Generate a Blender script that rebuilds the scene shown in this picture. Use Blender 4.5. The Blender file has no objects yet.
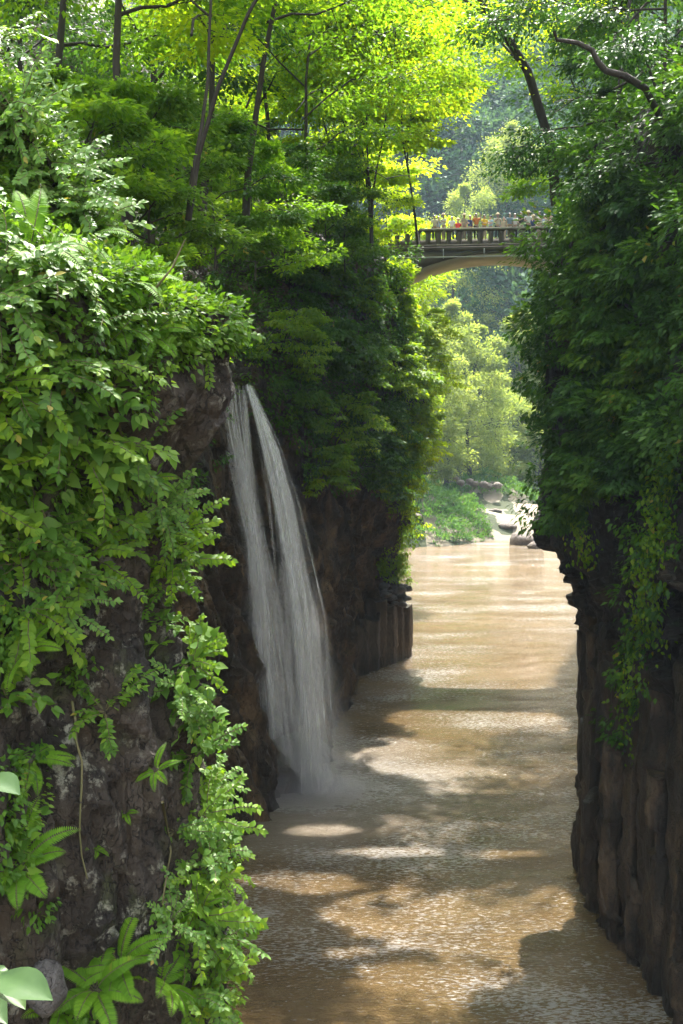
import bpy, math
import numpy as np
from mathutils import Vector, Matrix
from mathutils.bvhtree import BVHTree

C = bpy.context.scene.collection
rng = np.random.default_rng(11)
PI = math.pi
# ------------------------------------------------------------------ camera mapping (used to find real places)
FPX = 1100.0; CAMZ = 15.0; PITCH = math.atan(72 / FPX)
cp, sp = math.cos(PITCH), math.sin(PITCH)
def W(px, py, Y):
    u = (px - 341.5) / FPX; v = (512 - py) / FPX
    d = np.array([u, cp + v * sp, -sp + v * cp]); return np.array([0, 0, CAMZ]) + d * (Y / d[1])
def PXY(P):
    P = np.atleast_2d(P); x = P[:, 0]; y = P[:, 1]; z = P[:, 2] - CAMZ
    f = y * cp - z * sp; u = y * sp + z * cp; f = np.where(f < .2, .2, f)
    return 341.5 + FPX * x / f, 512 - FPX * u / f
AZ, EL = math.radians(12), math.radians(60)
SUN = np.array([math.sin(AZ) * math.cos(EL), math.cos(AZ) * math.cos(EL), math.sin(EL)])

# ------------------------------------------------------------------ noise
def _h(ix, iy, iz, seed):
    ix, iy, iz = np.asarray(ix), np.asarray(iy), np.asarray(iz)
    n = (ix * 374761393 + iy * 668265263 + iz * 2147483647 + seed * 1274126177) & 0xFFFFFFFF
    n = ((n ^ (n >> 13)) * 1274126177) & 0xFFFFFFFF
    n = ((n ^ (n >> 16)) * 2246822519) & 0xFFFFFFFF
    return ((n ^ (n >> 15)) & 0xFFFFFF) / float(0xFFFFFF)
def vn(P, seed=0):
    P = np.asarray(P, float); i = np.floor(P).astype(np.int64); f = P - i; f = f * f * (3 - 2 * f)
    r = 0
    for a in (0, 1):
        for b in (0, 1):
            for c in (0, 1):
                w = (f[..., 0] if a else 1 - f[..., 0]) * (f[..., 1] if b else 1 - f[..., 1]) * (f[..., 2] if c else 1 - f[..., 2])
                r = r + w * _h(i[..., 0] + a, i[..., 1] + b, i[..., 2] + c, seed)
    return r * 2 - 1
def fbm(P, o=4, seed=0, g=.5):
    P = np.asarray(P, float); r = 0; a = 1; t = 0
    for k in range(o):
        r = r + a * vn(P * 2 ** k + k * 17.3, seed + k); t += a; a *= g
    return r / t
def nrm(v):
    v = np.asarray(v, float); return v / np.maximum(np.linalg.norm(v, axis=-1, keepdims=True), 1e-9)
def smooth(a, b, x):
    t = np.clip((x - a) / (b - a), 0, 1); return t * t * (3 - 2 * t)
def inpoly(px, py, poly):
    r = np.zeros(np.shape(px), bool); n = len(poly); j = n - 1
    for i in range(n):
        xi, yi = poly[i]; xj, yj = poly[j]
        c = ((yi > py) != (yj > py)) & (px < (xj - xi) * (py - yi) / ((yj - yi) or 1e-9) + xi)
        r ^= c; j = i
    return r

# ------------------------------------------------------------------ mesh builder
class MB:
    def __init__(s): s.V = []; s.F = []; s.A = []; s.n = 0
    def add(s, V, F, var=0.5):
        V = np.asarray(V, float).reshape(-1, 3)
        if len(V) == 0: return s
        F = F if isinstance(F, list) else [F]
        for f in F: s.F.append(np.asarray(f, np.int64) + s.n)
        s.V.append(V); s.A.append(np.broadcast_to(np.asarray(var, float), (len(V),))); s.n += len(V); return s
    def data(s, name, mat, smooth=False):
        V = np.concatenate(s.V); me = bpy.data.meshes.new(name)
        me.vertices.add(len(V)); me.vertices.foreach_set('co', V.astype(np.float32).ravel())
        li = np.concatenate([f.ravel() for f in s.F]); ks = np.concatenate([np.full(len(f), f.shape[1]) for f in s.F])
        st = np.concatenate([[0], np.cumsum(ks)[:-1]])
        me.loops.add(len(li)); me.loops.foreach_set('vertex_index', li.astype(np.int32))
        me.polygons.add(len(ks)); me.polygons.foreach_set('loop_start', st.astype(np.int32))
        at = me.attributes.new('var', 'FLOAT', 'POINT'); at.data.foreach_set('value', np.concatenate(s.A).astype(np.float32))
        if smooth: me.polygons.foreach_set('use_smooth', np.ones(len(ks), bool))
        me.materials.append(mat); me.update(calc_edges=True); return me
    def build(s, name, mat, parent=None, smooth=False, loc=None):
        o = bpy.data.objects.new(name, s.data(name, mat, smooth)); C.objects.link(o)
        if parent: o.parent = parent
        if loc is not None: o.location = loc
        return o
    # shapes
    def box(s, c, d, var=.5, rz=0):
        c = np.array(c, float); x, y, z = np.array(d, float) / 2
        V = np.array([[a * x, b * y, g * z] for g in (-1, 1) for a, b in ((-1, -1), (1, -1), (1, 1), (-1, 1))])
        if rz: V = V @ np.array([[math.cos(rz), math.sin(rz), 0], [-math.sin(rz), math.cos(rz), 0], [0, 0, 1]])
        return s.add(V + c, np.array([[3, 2, 1, 0], [4, 5, 6, 7], [0, 1, 5, 4], [1, 2, 6, 5], [2, 3, 7, 6], [3, 0, 4, 7]]), var)
    def tube(s, P, R, k=6, var=.5, cap=True):
        P = np.asarray(P, float); n = len(P); R = np.broadcast_to(np.asarray(R, float), (n,))
        T = nrm(np.gradient(P, axis=0)); ref = np.array([0, 0, 1.]) if abs(T[:, 2]).mean() < .8 else np.array([1., 0, 0])
        U = nrm(np.cross(T, ref)); B = np.cross(T, U)
        a = np.linspace(0, 2 * PI, k, endpoint=False)
        V = P[:, None] + R[:, None, None] * (np.cos(a)[None, :, None] * U[:, None] + np.sin(a)[None, :, None] * B[:, None])
        i = np.arange(n - 1)[:, None] * k; j = np.arange(k)[None]; j2 = (j + 1) % k
        F = np.stack([i + j, i + j2, i + k + j2, i + k + j], -1).reshape(-1, 4)
        Fs = [F]
        if cap: Fs.append(np.arange(k)[None]); Fs.append(((n - 1) * k + np.arange(k)[::-1])[None])
        return s.add(V.reshape(-1, 3), Fs, var)
    def extrude(s, prof, axis, a, b, var=.5, flip=False):
        # prof: (n,2) outline in the other two axes; extruded along axis from a to b
        n = len(prof); V = np.zeros((2 * n, 3)); o = [i for i in range(3) if i != axis]
        for k, c in enumerate((a, b)): V[k * n:(k + 1) * n, axis] = c; V[k * n:(k + 1) * n, o[0]] = prof[:, 0]; V[k * n:(k + 1) * n, o[1]] = prof[:, 1]
        i = np.arange(n); j = (i + 1) % n
        return s.add(V, [np.stack([i, j, j + n, i + n], -1), np.arange(n)[None, ::-1], (np.arange(n) + n)[None]], var)

def tag(o, label=None, cat=None, group=None, kind=None):
    if label: o['label'] = label
    if cat: o['category'] = cat
    if group: o['group'] = group
    if kind: o['kind'] = kind
    return o
def empty(name, loc=(0, 0, 0), rz=0):
    o = bpy.data.objects.new(name, None); C.objects.link(o); o.location = loc; o.rotation_euler = (0, 0, rz); o.empty_display_size = .3; return o

# ------------------------------------------------------------------ leaf shapes: x across, y along, z up
L_TINY = (np.array([[0, 0, 0], [-.27, .42, .07], [.27, .42, .07], [0, 1, -.06]]), [np.array([[0, 3, 1], [0, 2, 3]])])
L_OVAL = (np.array([[0, 0, 0], [0, .33, -.01], [0, .68, -.03], [0, 1.05, -.13], [-.25, .25, .06], [-.29, .55, .05], [-.14, .84, -.03], [.25, .25, .06], [.29, .55, .05], [.14, .84, -.03]]),
          [np.array([[0, 1, 4], [0, 7, 1], [3, 6, 2], [3, 2, 9]]), np.array([[1, 2, 5, 4], [2, 1, 7, 8]]), np.array([[2, 6, 5], [2, 8, 9]])])
L_HEART = (np.array([[0, 0, 0], [0, .35, .02], [0, .7, -.02], [0, 1.12, -.2], [-.24, -.1, .05], [-.43, .18, .07], [-.36, .52, .02], [-.16, .85, -.06], [.24, -.1, .05], [.43, .18, .07], [.36, .52, .02], [.16, .85, -.06]]),
           [np.array([[0, 5, 4], [0, 8, 9], [3, 7, 2], [3, 2, 11]]), np.array([[0, 1, 6, 5], [1, 2, 7, 6], [1, 0, 9, 10], [2, 1, 10, 11]])])
_g = [];
for i in range(9):
    q = i / 8; wd = .25 * math.sin(PI * min(1, q * .86 + .06)) ** .8 * (1 - q ** 6)
    for j in range(-3, 4): _g.append([wd * j / 3, q * 1.05, .10 * abs(j / 3) ** 1.3 * wd * 3 - .16 * q ** 2 + .012 * math.sin(q * 40) * (abs(j) % 3 > 0)])
L_BIG = (np.array(_g), [np.array([[i * 7 + j, i * 7 + j + 1, i * 7 + j + 8, i * 7 + j + 7] for i in range(8) for j in range(6)])])
L_NARROW = (np.array([[0, 0, 0], [0, .5, -.01], [0, 1, -.08], [-.11, .25, .03], [-.09, .65, .01], [.11, .25, .03], [.09, .65, .01]]),
            [np.array([[0, 1, 3], [0, 5, 1], [2, 4, 1], [2, 1, 6], [1, 4, 3], [1, 5, 6]])])
# a maple leaf cut into five lobes
_m = []
for k, (a, r) in enumerate([(-125, .45), (-98, .25), (-68, .75), (-45, .3), (-30, .92), (-14, .38), (0, 1.05), (14, .38), (30, .92), (45, .3), (68, .75), (98, .25), (125, .45)]):
    _m.append([math.sin(math.radians(a)) * r * .62, .35 + math.cos(math.radians(a)) * r * .6, .03 if k % 2 else -.03])
L_MAPLE = (np.array([[0, .3, 0]] + _m), [np.array([[0, i + 1, i] for i in range(1, 13)])])
def leaves(mb, P, D, N, S, tmpl=L_TINY, var=None):
    V, Fs = tmpl; n = len(P)
    if n == 0: return
    D = nrm(D); N = nrm(N - (N * D).sum(1, keepdims=True) * D); X = np.cross(D, N); S = np.broadcast_to(S, (n,))[:, None, None]
    VV = P[:, None] + S * (V[None, :, 0:1] * X[:, None] + V[None, :, 1:2] * D[:, None] + V[None, :, 2:3] * N[:, None])
    if var is None: var = rng.random(n)
    off = np.arange(n)[:, None, None] * len(V)
    mb.add(VV.reshape(-1, 3), [(f[None] + off).reshape(-1, f.shape[1]) for f in Fs], np.repeat(var, len(V)))

# ------------------------------------------------------------------ materials
class NT:
    def __init__(s, name):
        s.m = bpy.data.materials.new(name); s.m.use_nodes = True; s.t = s.m.node_tree; s.t.nodes.clear(); s.out = s.n('ShaderNodeOutputMaterial')
    def n(s, typ, ins=None, **kw):
        nd = s.t.nodes.new(typ)
        for k, v in kw.items(): setattr(nd, k, v)
        for k, v in (ins or {}).items():
            if isinstance(v, bpy.types.NodeSocket): s.t.links.new(v, nd.inputs[k])
            else: nd.inputs[k].default_value = v
        return nd
    def ramp(s, fac, stops, interp='LINEAR'):
        r = s.n('ShaderNodeValToRGB'); r.color_ramp.interpolation = interp
        e = r.color_ramp.elements
        while len(e) < len(stops): e.new(.5)
        for el, (p, c) in zip(e, stops): el.position = p; el.color = (*c, 1) if len(c) == 3 else c
        s.t.links.new(fac, r.inputs[0]); return r.outputs['Color']
    def fin(s, sh): s.t.links.new(sh, s.out.inputs['Surface']); return s.m
    def pos(s, scale=(1, 1, 1), rot=(0, 0, 0)):
        g = s.n('ShaderNodeNewGeometry'); mp = s.n('ShaderNodeMapping', {'Vector': g.outputs['Position'], 'Scale': scale, 'Rotation': rot}); return mp.outputs[0]
    def noise(s, vec, sc, det=4, rough=.55, dist=0):
        return s.n('ShaderNodeTexNoise', {'Vector': vec, 'Scale': sc, 'Detail': det, 'Roughness': rough, 'Distortion': dist}).outputs['Fac']
    def mix(s, f, a, b, mode='MIX'):
        m = s.n('ShaderNodeMix', data_type='RGBA', blend_type=mode)
        for i, v in ((0, f), (6, a), (7, b)):
            if isinstance(v, bpy.types.NodeSocket): s.t.links.new(v, m.inputs[i])
            else: m.inputs[i].default_value = v if i == 0 else (*v, 1)
        return m.outputs[2]
    def math(s, op, a, b=0., clamp=False):
        m = s.n('ShaderNodeMath', operation=op, use_clamp=clamp)
        for i, v in ((0, a), (1, b)):
            if isinstance(v, bpy.types.NodeSocket): s.t.links.new(v, m.inputs[i])
            else: m.inputs[i].default_value = v
        return m.outputs[0]
    def bump(s, h, st=.5, d=.1, nm=None):
        b = s.n('ShaderNodeBump', {'Height': h, 'Strength': st, 'Distance': d})
        if nm: s.t.links.new(nm, b.inputs['Normal'])
        return b.outputs[0]

def leafmat(name, cols, tr=.45, rough=.42, boost=1.6, big=.25):
    t = NT(name); a = t.n('ShaderNodeAttribute', attribute_name='var').outputs['Fac']
    nz = t.noise(t.pos(), big, 3)
    f = t.math('ADD', t.math('MULTIPLY', a, .55), t.math('MULTIPLY', nz, .45))
    k = len(cols); col = t.ramp(f, [(.12 + .76 * i / (k - 1), c) for i, c in enumerate(cols)])
    if name.startswith(('near', 'lush', 'cover', 'fern')): col = t.mix(t.ramp(a, [(.955, (0, 0, 0)), (.975, (1, 1, 1))]), col, (.30, .26, .05)); col = t.mix(t.ramp(t.noise(t.pos(), 60, 2), [(.66, (0, 0, 0)), (.74, (.6, .6, .6))]), col, (.10, .09, .03))
    tc = t.mix(1.0, col, (boost * 1.12, boost * 1.0, boost * .45), 'MULTIPLY')
    p = t.n('ShaderNodeBsdfPrincipled', {'Base Color': col, 'Roughness': min(.75, rough + .12), 'IOR': 1.36})
    tl = t.n('ShaderNodeBsdfTranslucent', {'Color': tc})
    m = t.n('ShaderNodeMixShader', {0: tr, 1: p.outputs[0], 2: tl.outputs[0]}); return t.fin(m.outputs[0])

M = {}
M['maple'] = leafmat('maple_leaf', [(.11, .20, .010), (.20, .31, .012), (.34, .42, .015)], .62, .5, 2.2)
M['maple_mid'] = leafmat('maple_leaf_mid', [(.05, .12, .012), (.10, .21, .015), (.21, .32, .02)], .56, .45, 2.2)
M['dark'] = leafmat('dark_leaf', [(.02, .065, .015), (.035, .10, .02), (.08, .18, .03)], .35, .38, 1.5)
M['cover'] = leafmat('cover_leaf', [(.02, .07, .012), (.05, .135, .015), (.12, .24, .025)], .4, .42, 1.6)
M['lush'] = leafmat('lush_leaf', [(.06, .14, .012), (.13, .25, .015), (.26, .36, .02)], .5, .42, 1.9)
M['near'] = leafmat('near_leaf', [(.03, .09, .012), (.085, .19, .018), (.20, .32, .03)], .42, .38, 1.7, 1.2)
M['near_pale'] = leafmat('near_leaf_pale', [(.06, .15, .03), (.12, .24, .04), (.24, .36, .08)], .42, .33, 1.6, 1.5)
M['fern'] = leafmat('fern_leaf', [(.07, .17, .012), (.12, .27, .015), (.20, .36, .025)], .48, .5, 1.8, 1.2)
M['far'] = leafmat('far_leaf', [(.12, .20, .05), (.21, .29, .08), (.32, .38, .12)], .5, .6, 1.5, .06)
M['farhill'] = leafmat('far_forest_leaf', [(.03, .08, .04), (.05, .12, .06), (.10, .18, .07)], .3, .6, 1.3, .02)  # bluish tint puts some of the distance haze into the leaf colour
M['grass'] = leafmat('bank_leaf', [(.04, .12, .03), (.07, .17, .04), (.13, .22, .05)], .4, .5, 1.6, .3)
M['pale_leaf'] = leafmat('pale_leaf', [(.045, .09, .03), (.065, .12, .04), (.09, .15, .05)], .3, .35, 1.0, 40)

def barkmat(name, a, b):
    t = NT(name); n = t.noise(t.pos((6, 6, 1.2)), 3, 5); c = t.mix(n, a, b)
    return t.fin(t.n('ShaderNodeBsdfPrincipled', {'Base Color': c, 'Roughness': .85, 'Normal': t.bump(n, .6, .05)}).outputs[0])
M['bark'] = barkmat('bark', (.014, .011, .008), (.05, .04, .028))
M['stem'] = barkmat('stem_green', (.06, .08, .02), (.16, .12, .06))

def rockmat(name, dark, mid, light, lichen, moss, scale=1.0, stretch=(1, 1, 1), lich=.6, mossamt=.6, rough=.75, bumpd=.12, tint=None):
    t = NT(name); v = t.pos(stretch); w = t.pos()
    n1 = t.noise(v, .9 * scale, 6, .6, .4); n2 = t.noise(w, 5.5 * scale, 6, .65); n3 = t.noise(v, 22 * scale, 5, .7)
    c = t.ramp(n1, [(.3, dark), (.5, mid), (.7, light)])
    c = t.mix(t.math('MULTIPLY', n3, .8), c, dark)
    lm = t.ramp(t.math('MULTIPLY', t.noise(w, 3.1 * scale, 8, .72), 1.0), [(lich, (0, 0, 0)), (lich + .08, (1, 1, 1))])
    c = t.mix(t.math('MULTIPLY', lm, .75), c, lichen)
    mm = t.ramp(t.noise(w, 1.3 * scale, 6, .6), [(mossamt, (0, 0, 0)), (mossamt + .12, (1, 1, 1))])
    c = t.mix(t.math('MULTIPLY', mm, .8), c, moss)
    if tint: c = t.mix(t.ramp(t.noise(w, .35 * scale, 3), [(.45, (0, 0, 0)), (.62, (1, 1, 1))]), c, tint)
    wv = t.n('ShaderNodeVectorMath', {0: v, 1: t.n('ShaderNodeTexNoise', {'Vector': w, 'Scale': 2.5 * scale, 'Detail': 3}).outputs['Color']}, operation='ADD').outputs[0]
    vc = t.n('ShaderNodeTexVoronoi', {'Vector': wv, 'Scale': 2.6 * scale}, feature='DISTANCE_TO_EDGE').outputs['Distance']; vk = t.ramp(vc, [(0, (0, 0, 0)), (.035, (1, 1, 1))])
    c = t.mix(t.math('MULTIPLY', t.math('SUBTRACT', 1., vk), .8), c, tuple(x * .4 for x in dark))
    h = t.math('ADD', t.math('MULTIPLY', n2, 1.), t.math('MULTIPLY', n3, .35)); h = t.math('ADD', h, t.math('MULTIPLY', vk, .7))
    h = t.math('ADD', h, t.math('MULTIPLY', n1, 1.2))
    vor = t.n('ShaderNodeTexVoronoi', {'Vector': v, 'Scale': 2.2 * scale}, feature='DISTANCE_TO_EDGE').outputs['Distance']
    h = t.math('ADD', h, t.ramp(vor, [(0, (0, 0, 0)), (.12, (.5, .5, .5))]))
    return t.fin(t.n('ShaderNodeBsdfPrincipled', {'Base Color': c, 'Roughness': rough, 'Normal': t.bump(h, .9, bumpd)}).outputs[0])
M['rock_near'] = rockmat('near_rock', (.006, .0045, .003), (.028, .020, .012), (.10, .072, .044), (.38, .38, .29), (.05, .065, .012), 1.6, (1, 1, .5), .555, .56, .7, .11, (.07, .053, .036))
M['rock_left'] = rockmat('falls_rock', (.010, .007, .004), (.08, .052, .027), (.36, .235, .12), (.22, .22, .18), (.03, .05, .012), .8, (1, 1, .5), .70, .62, .6, .18)
M['rock_right'] = rockmat('gorge_rock', (.006, .0045, .003), (.03, .021, .012), (.15, .10, .05), (.2, .18, .15), (.02, .04, .01), .8, (1, 1, .4), .72, .62, .6, .2)
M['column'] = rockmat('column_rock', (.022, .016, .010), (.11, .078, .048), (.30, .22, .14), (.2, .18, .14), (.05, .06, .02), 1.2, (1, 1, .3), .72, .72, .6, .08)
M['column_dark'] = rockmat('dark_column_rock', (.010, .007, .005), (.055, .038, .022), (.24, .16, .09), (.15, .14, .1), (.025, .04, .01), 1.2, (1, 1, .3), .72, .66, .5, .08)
M['boulder'] = rockmat('boulder_rock', (.12, .10, .08), (.27, .22, .18), (.40, .34, .28), (.5, .48, .42), (.1, .14, .04), .7, (1, 1, 1), .7, .75, .8, .2)
M['greyrock'] = rockmat('grey_rock', (.06, .055, .05), (.14, .13, .12), (.25, .24, .22), (.35, .35, .3), (.06, .09, .02), 2.0, (1, 1, 1), .65, .7, .8, .05)
t = NT('forest_soil'); n = t.noise(t.pos(), 1.5, 6); M['soil'] = t.fin(t.n('ShaderNodeBsdfPrincipled', {'Base Color': t.ramp(n, [(.3, (.02, .03, .01)), (.7, (.05, .06, .02))]), 'Roughness': .95, 'Normal': t.bump(n, .8, .2)}).outputs[0])
def plain(name, col, rough=.7, amt=.25, sc=4, met=0):
    t = NT(name); n = t.noise(t.pos(), sc, 5)
    c = t.mix(n, tuple(x * (1 - amt) for x in col), tuple(min(1, x * (1 + amt)) for x in col))
    return t.fin(t.n('ShaderNodeBsdfPrincipled', {'Base Color': c, 'Roughness': rough, 'Metallic': met, 'Normal': t.bump(n, .25, .02)}).outputs[0])
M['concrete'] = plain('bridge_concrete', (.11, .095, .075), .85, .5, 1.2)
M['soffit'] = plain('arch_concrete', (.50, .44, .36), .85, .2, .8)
M['railcap'] = plain('rail_concrete', (.26, .24, .20), .8, .3, 2)
M['steel'] = plain('painted_steel', (.35, .36, .36), .5, .2, 3)
M['darkwood'] = plain('dark_wood', (.03, .025, .02), .8, .4, 5)
M['skin'] = plain('skin', (.36, .24, .18), .55, .08, 9)
M['hair'] = plain('hair', (.015, .012, .01), .5, .2, 9)
M['sand'] = plain('river_sand', (.20, .17, .12), .9, .2, .6)

# ------------------------------------------------------------------ lofted cliffs
def loft(stations, ncol, trows, outward, prof, disp, inward, z0=-1.5, dens=None):
    """stations: xb,yb,xt,yt,zt ; returns dict(P grid rows x cols)"""
    S = np.array(stations, float); mid = (S[:, :2] + S[:, 2:4]) / 2
    seg = np.linalg.norm(np.diff(mid, axis=0), axis=1); s = np.concatenate([[0], np.cumsum(seg)])
    if dens is None: q = np.linspace(0, s[-1], ncol)
    else:
        fine = np.linspace(0, s[-1], 2000); w = np.interp(np.interp(fine, s, np.arange(len(s))), np.arange(len(s)), dens)
        cw = np.concatenate([[0], np.cumsum((w[1:] + w[:-1]) / 2)]); q = np.interp(np.linspace(0, cw[-1], ncol), cw, fine)
    A = np.stack([np.interp(q, s, S[:, k]) for k in range(5)], 1)
    # soften the corners of the plan a little
    for _ in range(2): A[1:-1] = (A[:-2] + 2 * A[1:-1] + A[2:]) / 4
    m = (A[:, :2] + A[:, 2:4]) / 2; T = nrm(np.gradient(m, axis=0))
    for _ in range(12): T[1:-1] = nrm(T[:-2] + T[1:-1] * 2 + T[2:])
    N2 = np.stack([T[:, 1], -T[:, 0]], 1) * outward
    t = np.asarray(trows)[:, None]
    X = A[None, :, 0] * (1 - t) + A[None, :, 2] * t; Y = A[None, :, 1] * (1 - t) + A[None, :, 3] * t
    Z = z0 + (A[None, :, 4] - z0) * t
    SQ = np.broadcast_to(q[None], X.shape)
    d = prof(SQ, Z, X, Y, t)
    X = X + N2[None, :, 0] * d; Y = Y + N2[None, :, 1] * d
    P = np.stack([X, Y, Z], -1); dd, dz = disp(P, SQ)
    P[..., 0] += N2[None, :, 0] * dd; P[..., 1] += N2[None, :, 1] * dd; P[..., 2] += dz
    rows = [P]
    last = P[-1]
    for (dist, rise) in inward:
        R = last.copy(); R[:, 0] -= N2[:, 0] * dist; R[:, 1] -= N2[:, 1] * dist; R[:, 2] = P[-1][:, 2] + rise
        R[:, 2] += fbm(R * .25, 3, 5) * min(1.5, .25 * dist + .2)
        rows.append(R[None])
    G = np.concatenate(rows); return G, N2, q
def gridfaces(nr, nc, flip=False):
    i = np.arange(nr - 1)[:, None] * nc; j = np.arange(nc - 1)[None]
    F = np.stack([i + j, i + j + 1, i + nc + j + 1, i + nc + j], -1).reshape(-1, 4)
    return F[:, ::-1] if flip else F
def gridnormals(G):
    du = np.gradient(G, axis=1); dv = np.gradient(G, axis=0); return nrm(np.cross(du, dv))
def sampler(G, flip, region=None):
    """random points on a grid surface by area"""
    N = gridnormals(G) * (-1 if flip else 1)
    a = np.linalg.norm(np.cross(G[1:, :-1] - G[:-1, :-1], G[:-1, 1:] - G[:-1, :-1]), axis=-1)
    if region is not None: a = a * region(G[:-1, :-1])
    w = a.ravel() / a.sum(); cw = np.cumsum(w)
    nc = a.shape[1]; tot = a.sum()
    def f(n):
        k = np.minimum(np.searchsorted(cw, rng.random(n)), len(w) - 1); r, c = k // nc, k % nc; u, v = rng.random((2, n, 1))
        P = G[r, c] * (1 - u) * (1 - v) + G[r, c + 1] * u * (1 - v) + G[r + 1, c] * (1 - u) * v + G[r + 1, c + 1] * u * v
        return P, N[r, c]
    f.area = tot; return f

def chunk(P, f, seed):
    # blocky broken rock: cells with their own offset and tilted faces
    Q = P * f + .35 * np.stack([vn(P * f * 1.3, seed), vn(P * f * 1.3 + 5, seed), vn(P * f * 1.3 + 9, seed)], -1)
    i = np.floor(Q).astype(np.int64); best = np.full(P.shape[:-1], 9.); val = np.zeros(P.shape[:-1])
    for a in (-1, 0, 1):
        for b in (-1, 0, 1):
            for c in (-1, 0, 1):
                k = i + np.array([a, b, c]); h = [_h(k[..., 0], k[..., 1], k[..., 2], seed + m) for m in range(5)]
                dx = k[..., 0] + h[0] - Q[..., 0]; dy = k[..., 1] + h[1] - Q[..., 1]; dz = k[..., 2] + h[2] - Q[..., 2]
                d2 = dx * dx + dy * dy + dz * dz; v = (h[3] - .5) + (h[4] - .5) * dz * 1.2 + (h[0] - .5) * dy * 1.2
                m = d2 < best; best = np.where(m, d2, best); val = np.where(m, v, val)
    return val
# ---- near left cliff
inw = [(.4, .15), (1, .6), (1.5, 1.4), (2.5, 2.6), (4, 4.4), (7, 7), (14, 11), (25, 20)]
def prof_near(S, Z, X, Y, t):
    edge = np.exp(-((Y - 9) / 3.5) ** 2)
    zz = np.array([-2, 8, 9.4, 10.4, 11.3, 12.2, 12.9, 13.7, 14.5, 15.0, 15.4, 16.2, 17.5])
    oo = np.array([1.2, .3, .06, .0, -.06, -.10, -.30, -.42, -.36, -.15, .02, -.12, -.8])
    return np.interp(Z, zz, oo) * (.35 + .65 * edge)
def disp_near(P, S):
    d = .22 * fbm(P * np.array([.9, .9, .6]), 4, 3) + .10 * fbm(P * np.array([3.5, 3.5, 1.6]), 4, 21)
    n = vn(P * np.array([1.6, 1.6, .7]), 8); d += .10 * np.abs(n) - .12 * np.exp(-(vn(P * np.array([2.2, 2.2, .5]), 31) / .10) ** 2)
    d += .16 * chunk(P, np.array([2.2, 2.2, 1.2]), 41) + .07 * chunk(P, np.array([6., 6, 3.5]), 42) + .03 * fbm(P * 14, 3, 40)
    return d, .06 * fbm(P * 2, 3, 50)
st_near = [(-14, 1, -14, 1, 17.5), (-7, 3.6, -7, 3.8, 17.2), (-4.2, 5.6, -4.2, 5.8, 16.8), (-2.7, 6.9, -2.7, 7.1, 16.5), (-1.5, 8.5, -1.45, 8.5, 16.1), (-1.15, 9.2, -1.0, 9.2, 16.0),
           (-1.3, 9.9, -1.3, 9.9, 16.1), (-2.4, 11.6, -2.2, 11.6, 16.4), (-4.5, 15, -3.8, 15, 16.8), (-7, 21, -6, 21, 17.2), (-9, 30, -8.5, 30, 17.6)]
tr = np.concatenate([np.linspace(0, .5, 30, endpoint=False), np.linspace(.5, 1, 230)])
G_near, _, _ = loft(st_near, 330, tr, 1, prof_near, disp_near, inw, dens=[.15, .3, 1, 2, 3, 3, 3, 1.2, .4, .2, .2])
MB().add(G_near.reshape(-1, 3), gridfaces(*G_near.shape[:2])).build('near_cliff', M['rock_near'])

# ---- left wall with the waterfall, then the bluff
def prof_left(S, Z, X, Y, t):
    bl = smooth(60, 70, Y) * (1 - smooth(80, 88, Y))
    o = np.interp(Z, [-2, 3.4, 4.6, 6.7, 10, 13, 17.8, 24.7, 27], [-1.5, -1.2, -1.0, -1.4, -.7, -.4, .5, -.2, -.9])
    f = np.interp(Z, [-2, 0, 6, 12, 17, 20], [.3, .2, -.3, -.3, .1, .0])
    return bl * o + (1 - bl) * f
def columns(S, P, w, amp, seed):
    c = S / w + .25 * vn(np.stack([P[..., 2] * .10, S * .25, S * 0], -1), seed)
    k = np.floor(c); fr = c - k; h = _h(k.astype(np.int64), k.astype(np.int64) * 7, k.astype(np.int64) * 3, seed)
    return amp * (h - .5) * 1.4 + amp * .8 * (np.minimum(1, 2.2 * (1 - np.abs(2 * fr - 1)))) - amp * .6
def disp_left(P, S):
    Z = P[..., 2]
    d = .55 * fbm(P * np.array([.25, .25, .2]), 4, 61) + .22 * fbm(P * .9, 4, 66)
    sk = np.stack([(S + Z * .45) * 1.6, Z * .35, S * 0], -1); d += smooth(15, 11, Z) * .75 * fbm(sk, 4, 70)
    d += smooth(5.5, 3.5, Z + .8 * vn(np.stack([S, S * 0, S * 0], -1), 3)) * columns(S, P, 1.15, .5, 12)
    d += .45 * chunk(np.stack([P[..., 0] + .45 * Z, P[..., 1] + .45 * Z, Z * .5], -1), np.array([1.1, 1.1, 1.1]), 81) * smooth(3.5, 5, Z) + .12 * chunk(P, np.array([2.2, 2.2, 1.1]), 82)
    return d, .2 * fbm(P * .7, 3, 77)
st_left = [(-9, 22, -9, 22, 17.6), (-6, 31, -8, 31, 17.8), (-4.3, 37.5, -6.8, 38, 18), (-2.6, 44, -5.6, 44, 17.6), (-2.1, 47, -4.9, 47, 17.2), (-1.0, 51, -3.9, 50.5, 18.4), (-.2, 56, -2.2, 56, 21.5), (.2, 60.7, .2, 60.7, 24.5),
           (.7, 67, 2.8, 67, 26), (3.0, 73, 4.6, 73, 25), (4.7, 76.0, 5.3, 76.0, 23.8), (4.6, 80, 4.6, 80, 24.6), (3, 86, 3.5, 86, 25.5), (0, 100, 0, 100, 25), (-8, 130, -12, 130, 22), (-14, 165, -20, 165, 15), (-30, 200, -40, 200, 14)]
inw2 = [(.5, .2), (1.2, .9), (2.5, 1.8), (5, 4), (10, 8), (18, 16), (30, 32), (60, 60)]
G_left, _, _ = loft(st_left, 620, np.linspace(0, 1, 240), 1, prof_left, disp_left, inw2, dens=[.5, 1, 1.5, 2, 2, 2, 2, 2, 2, 2, 2, 1.5, 1, .5, .3, .2, .2])
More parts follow.
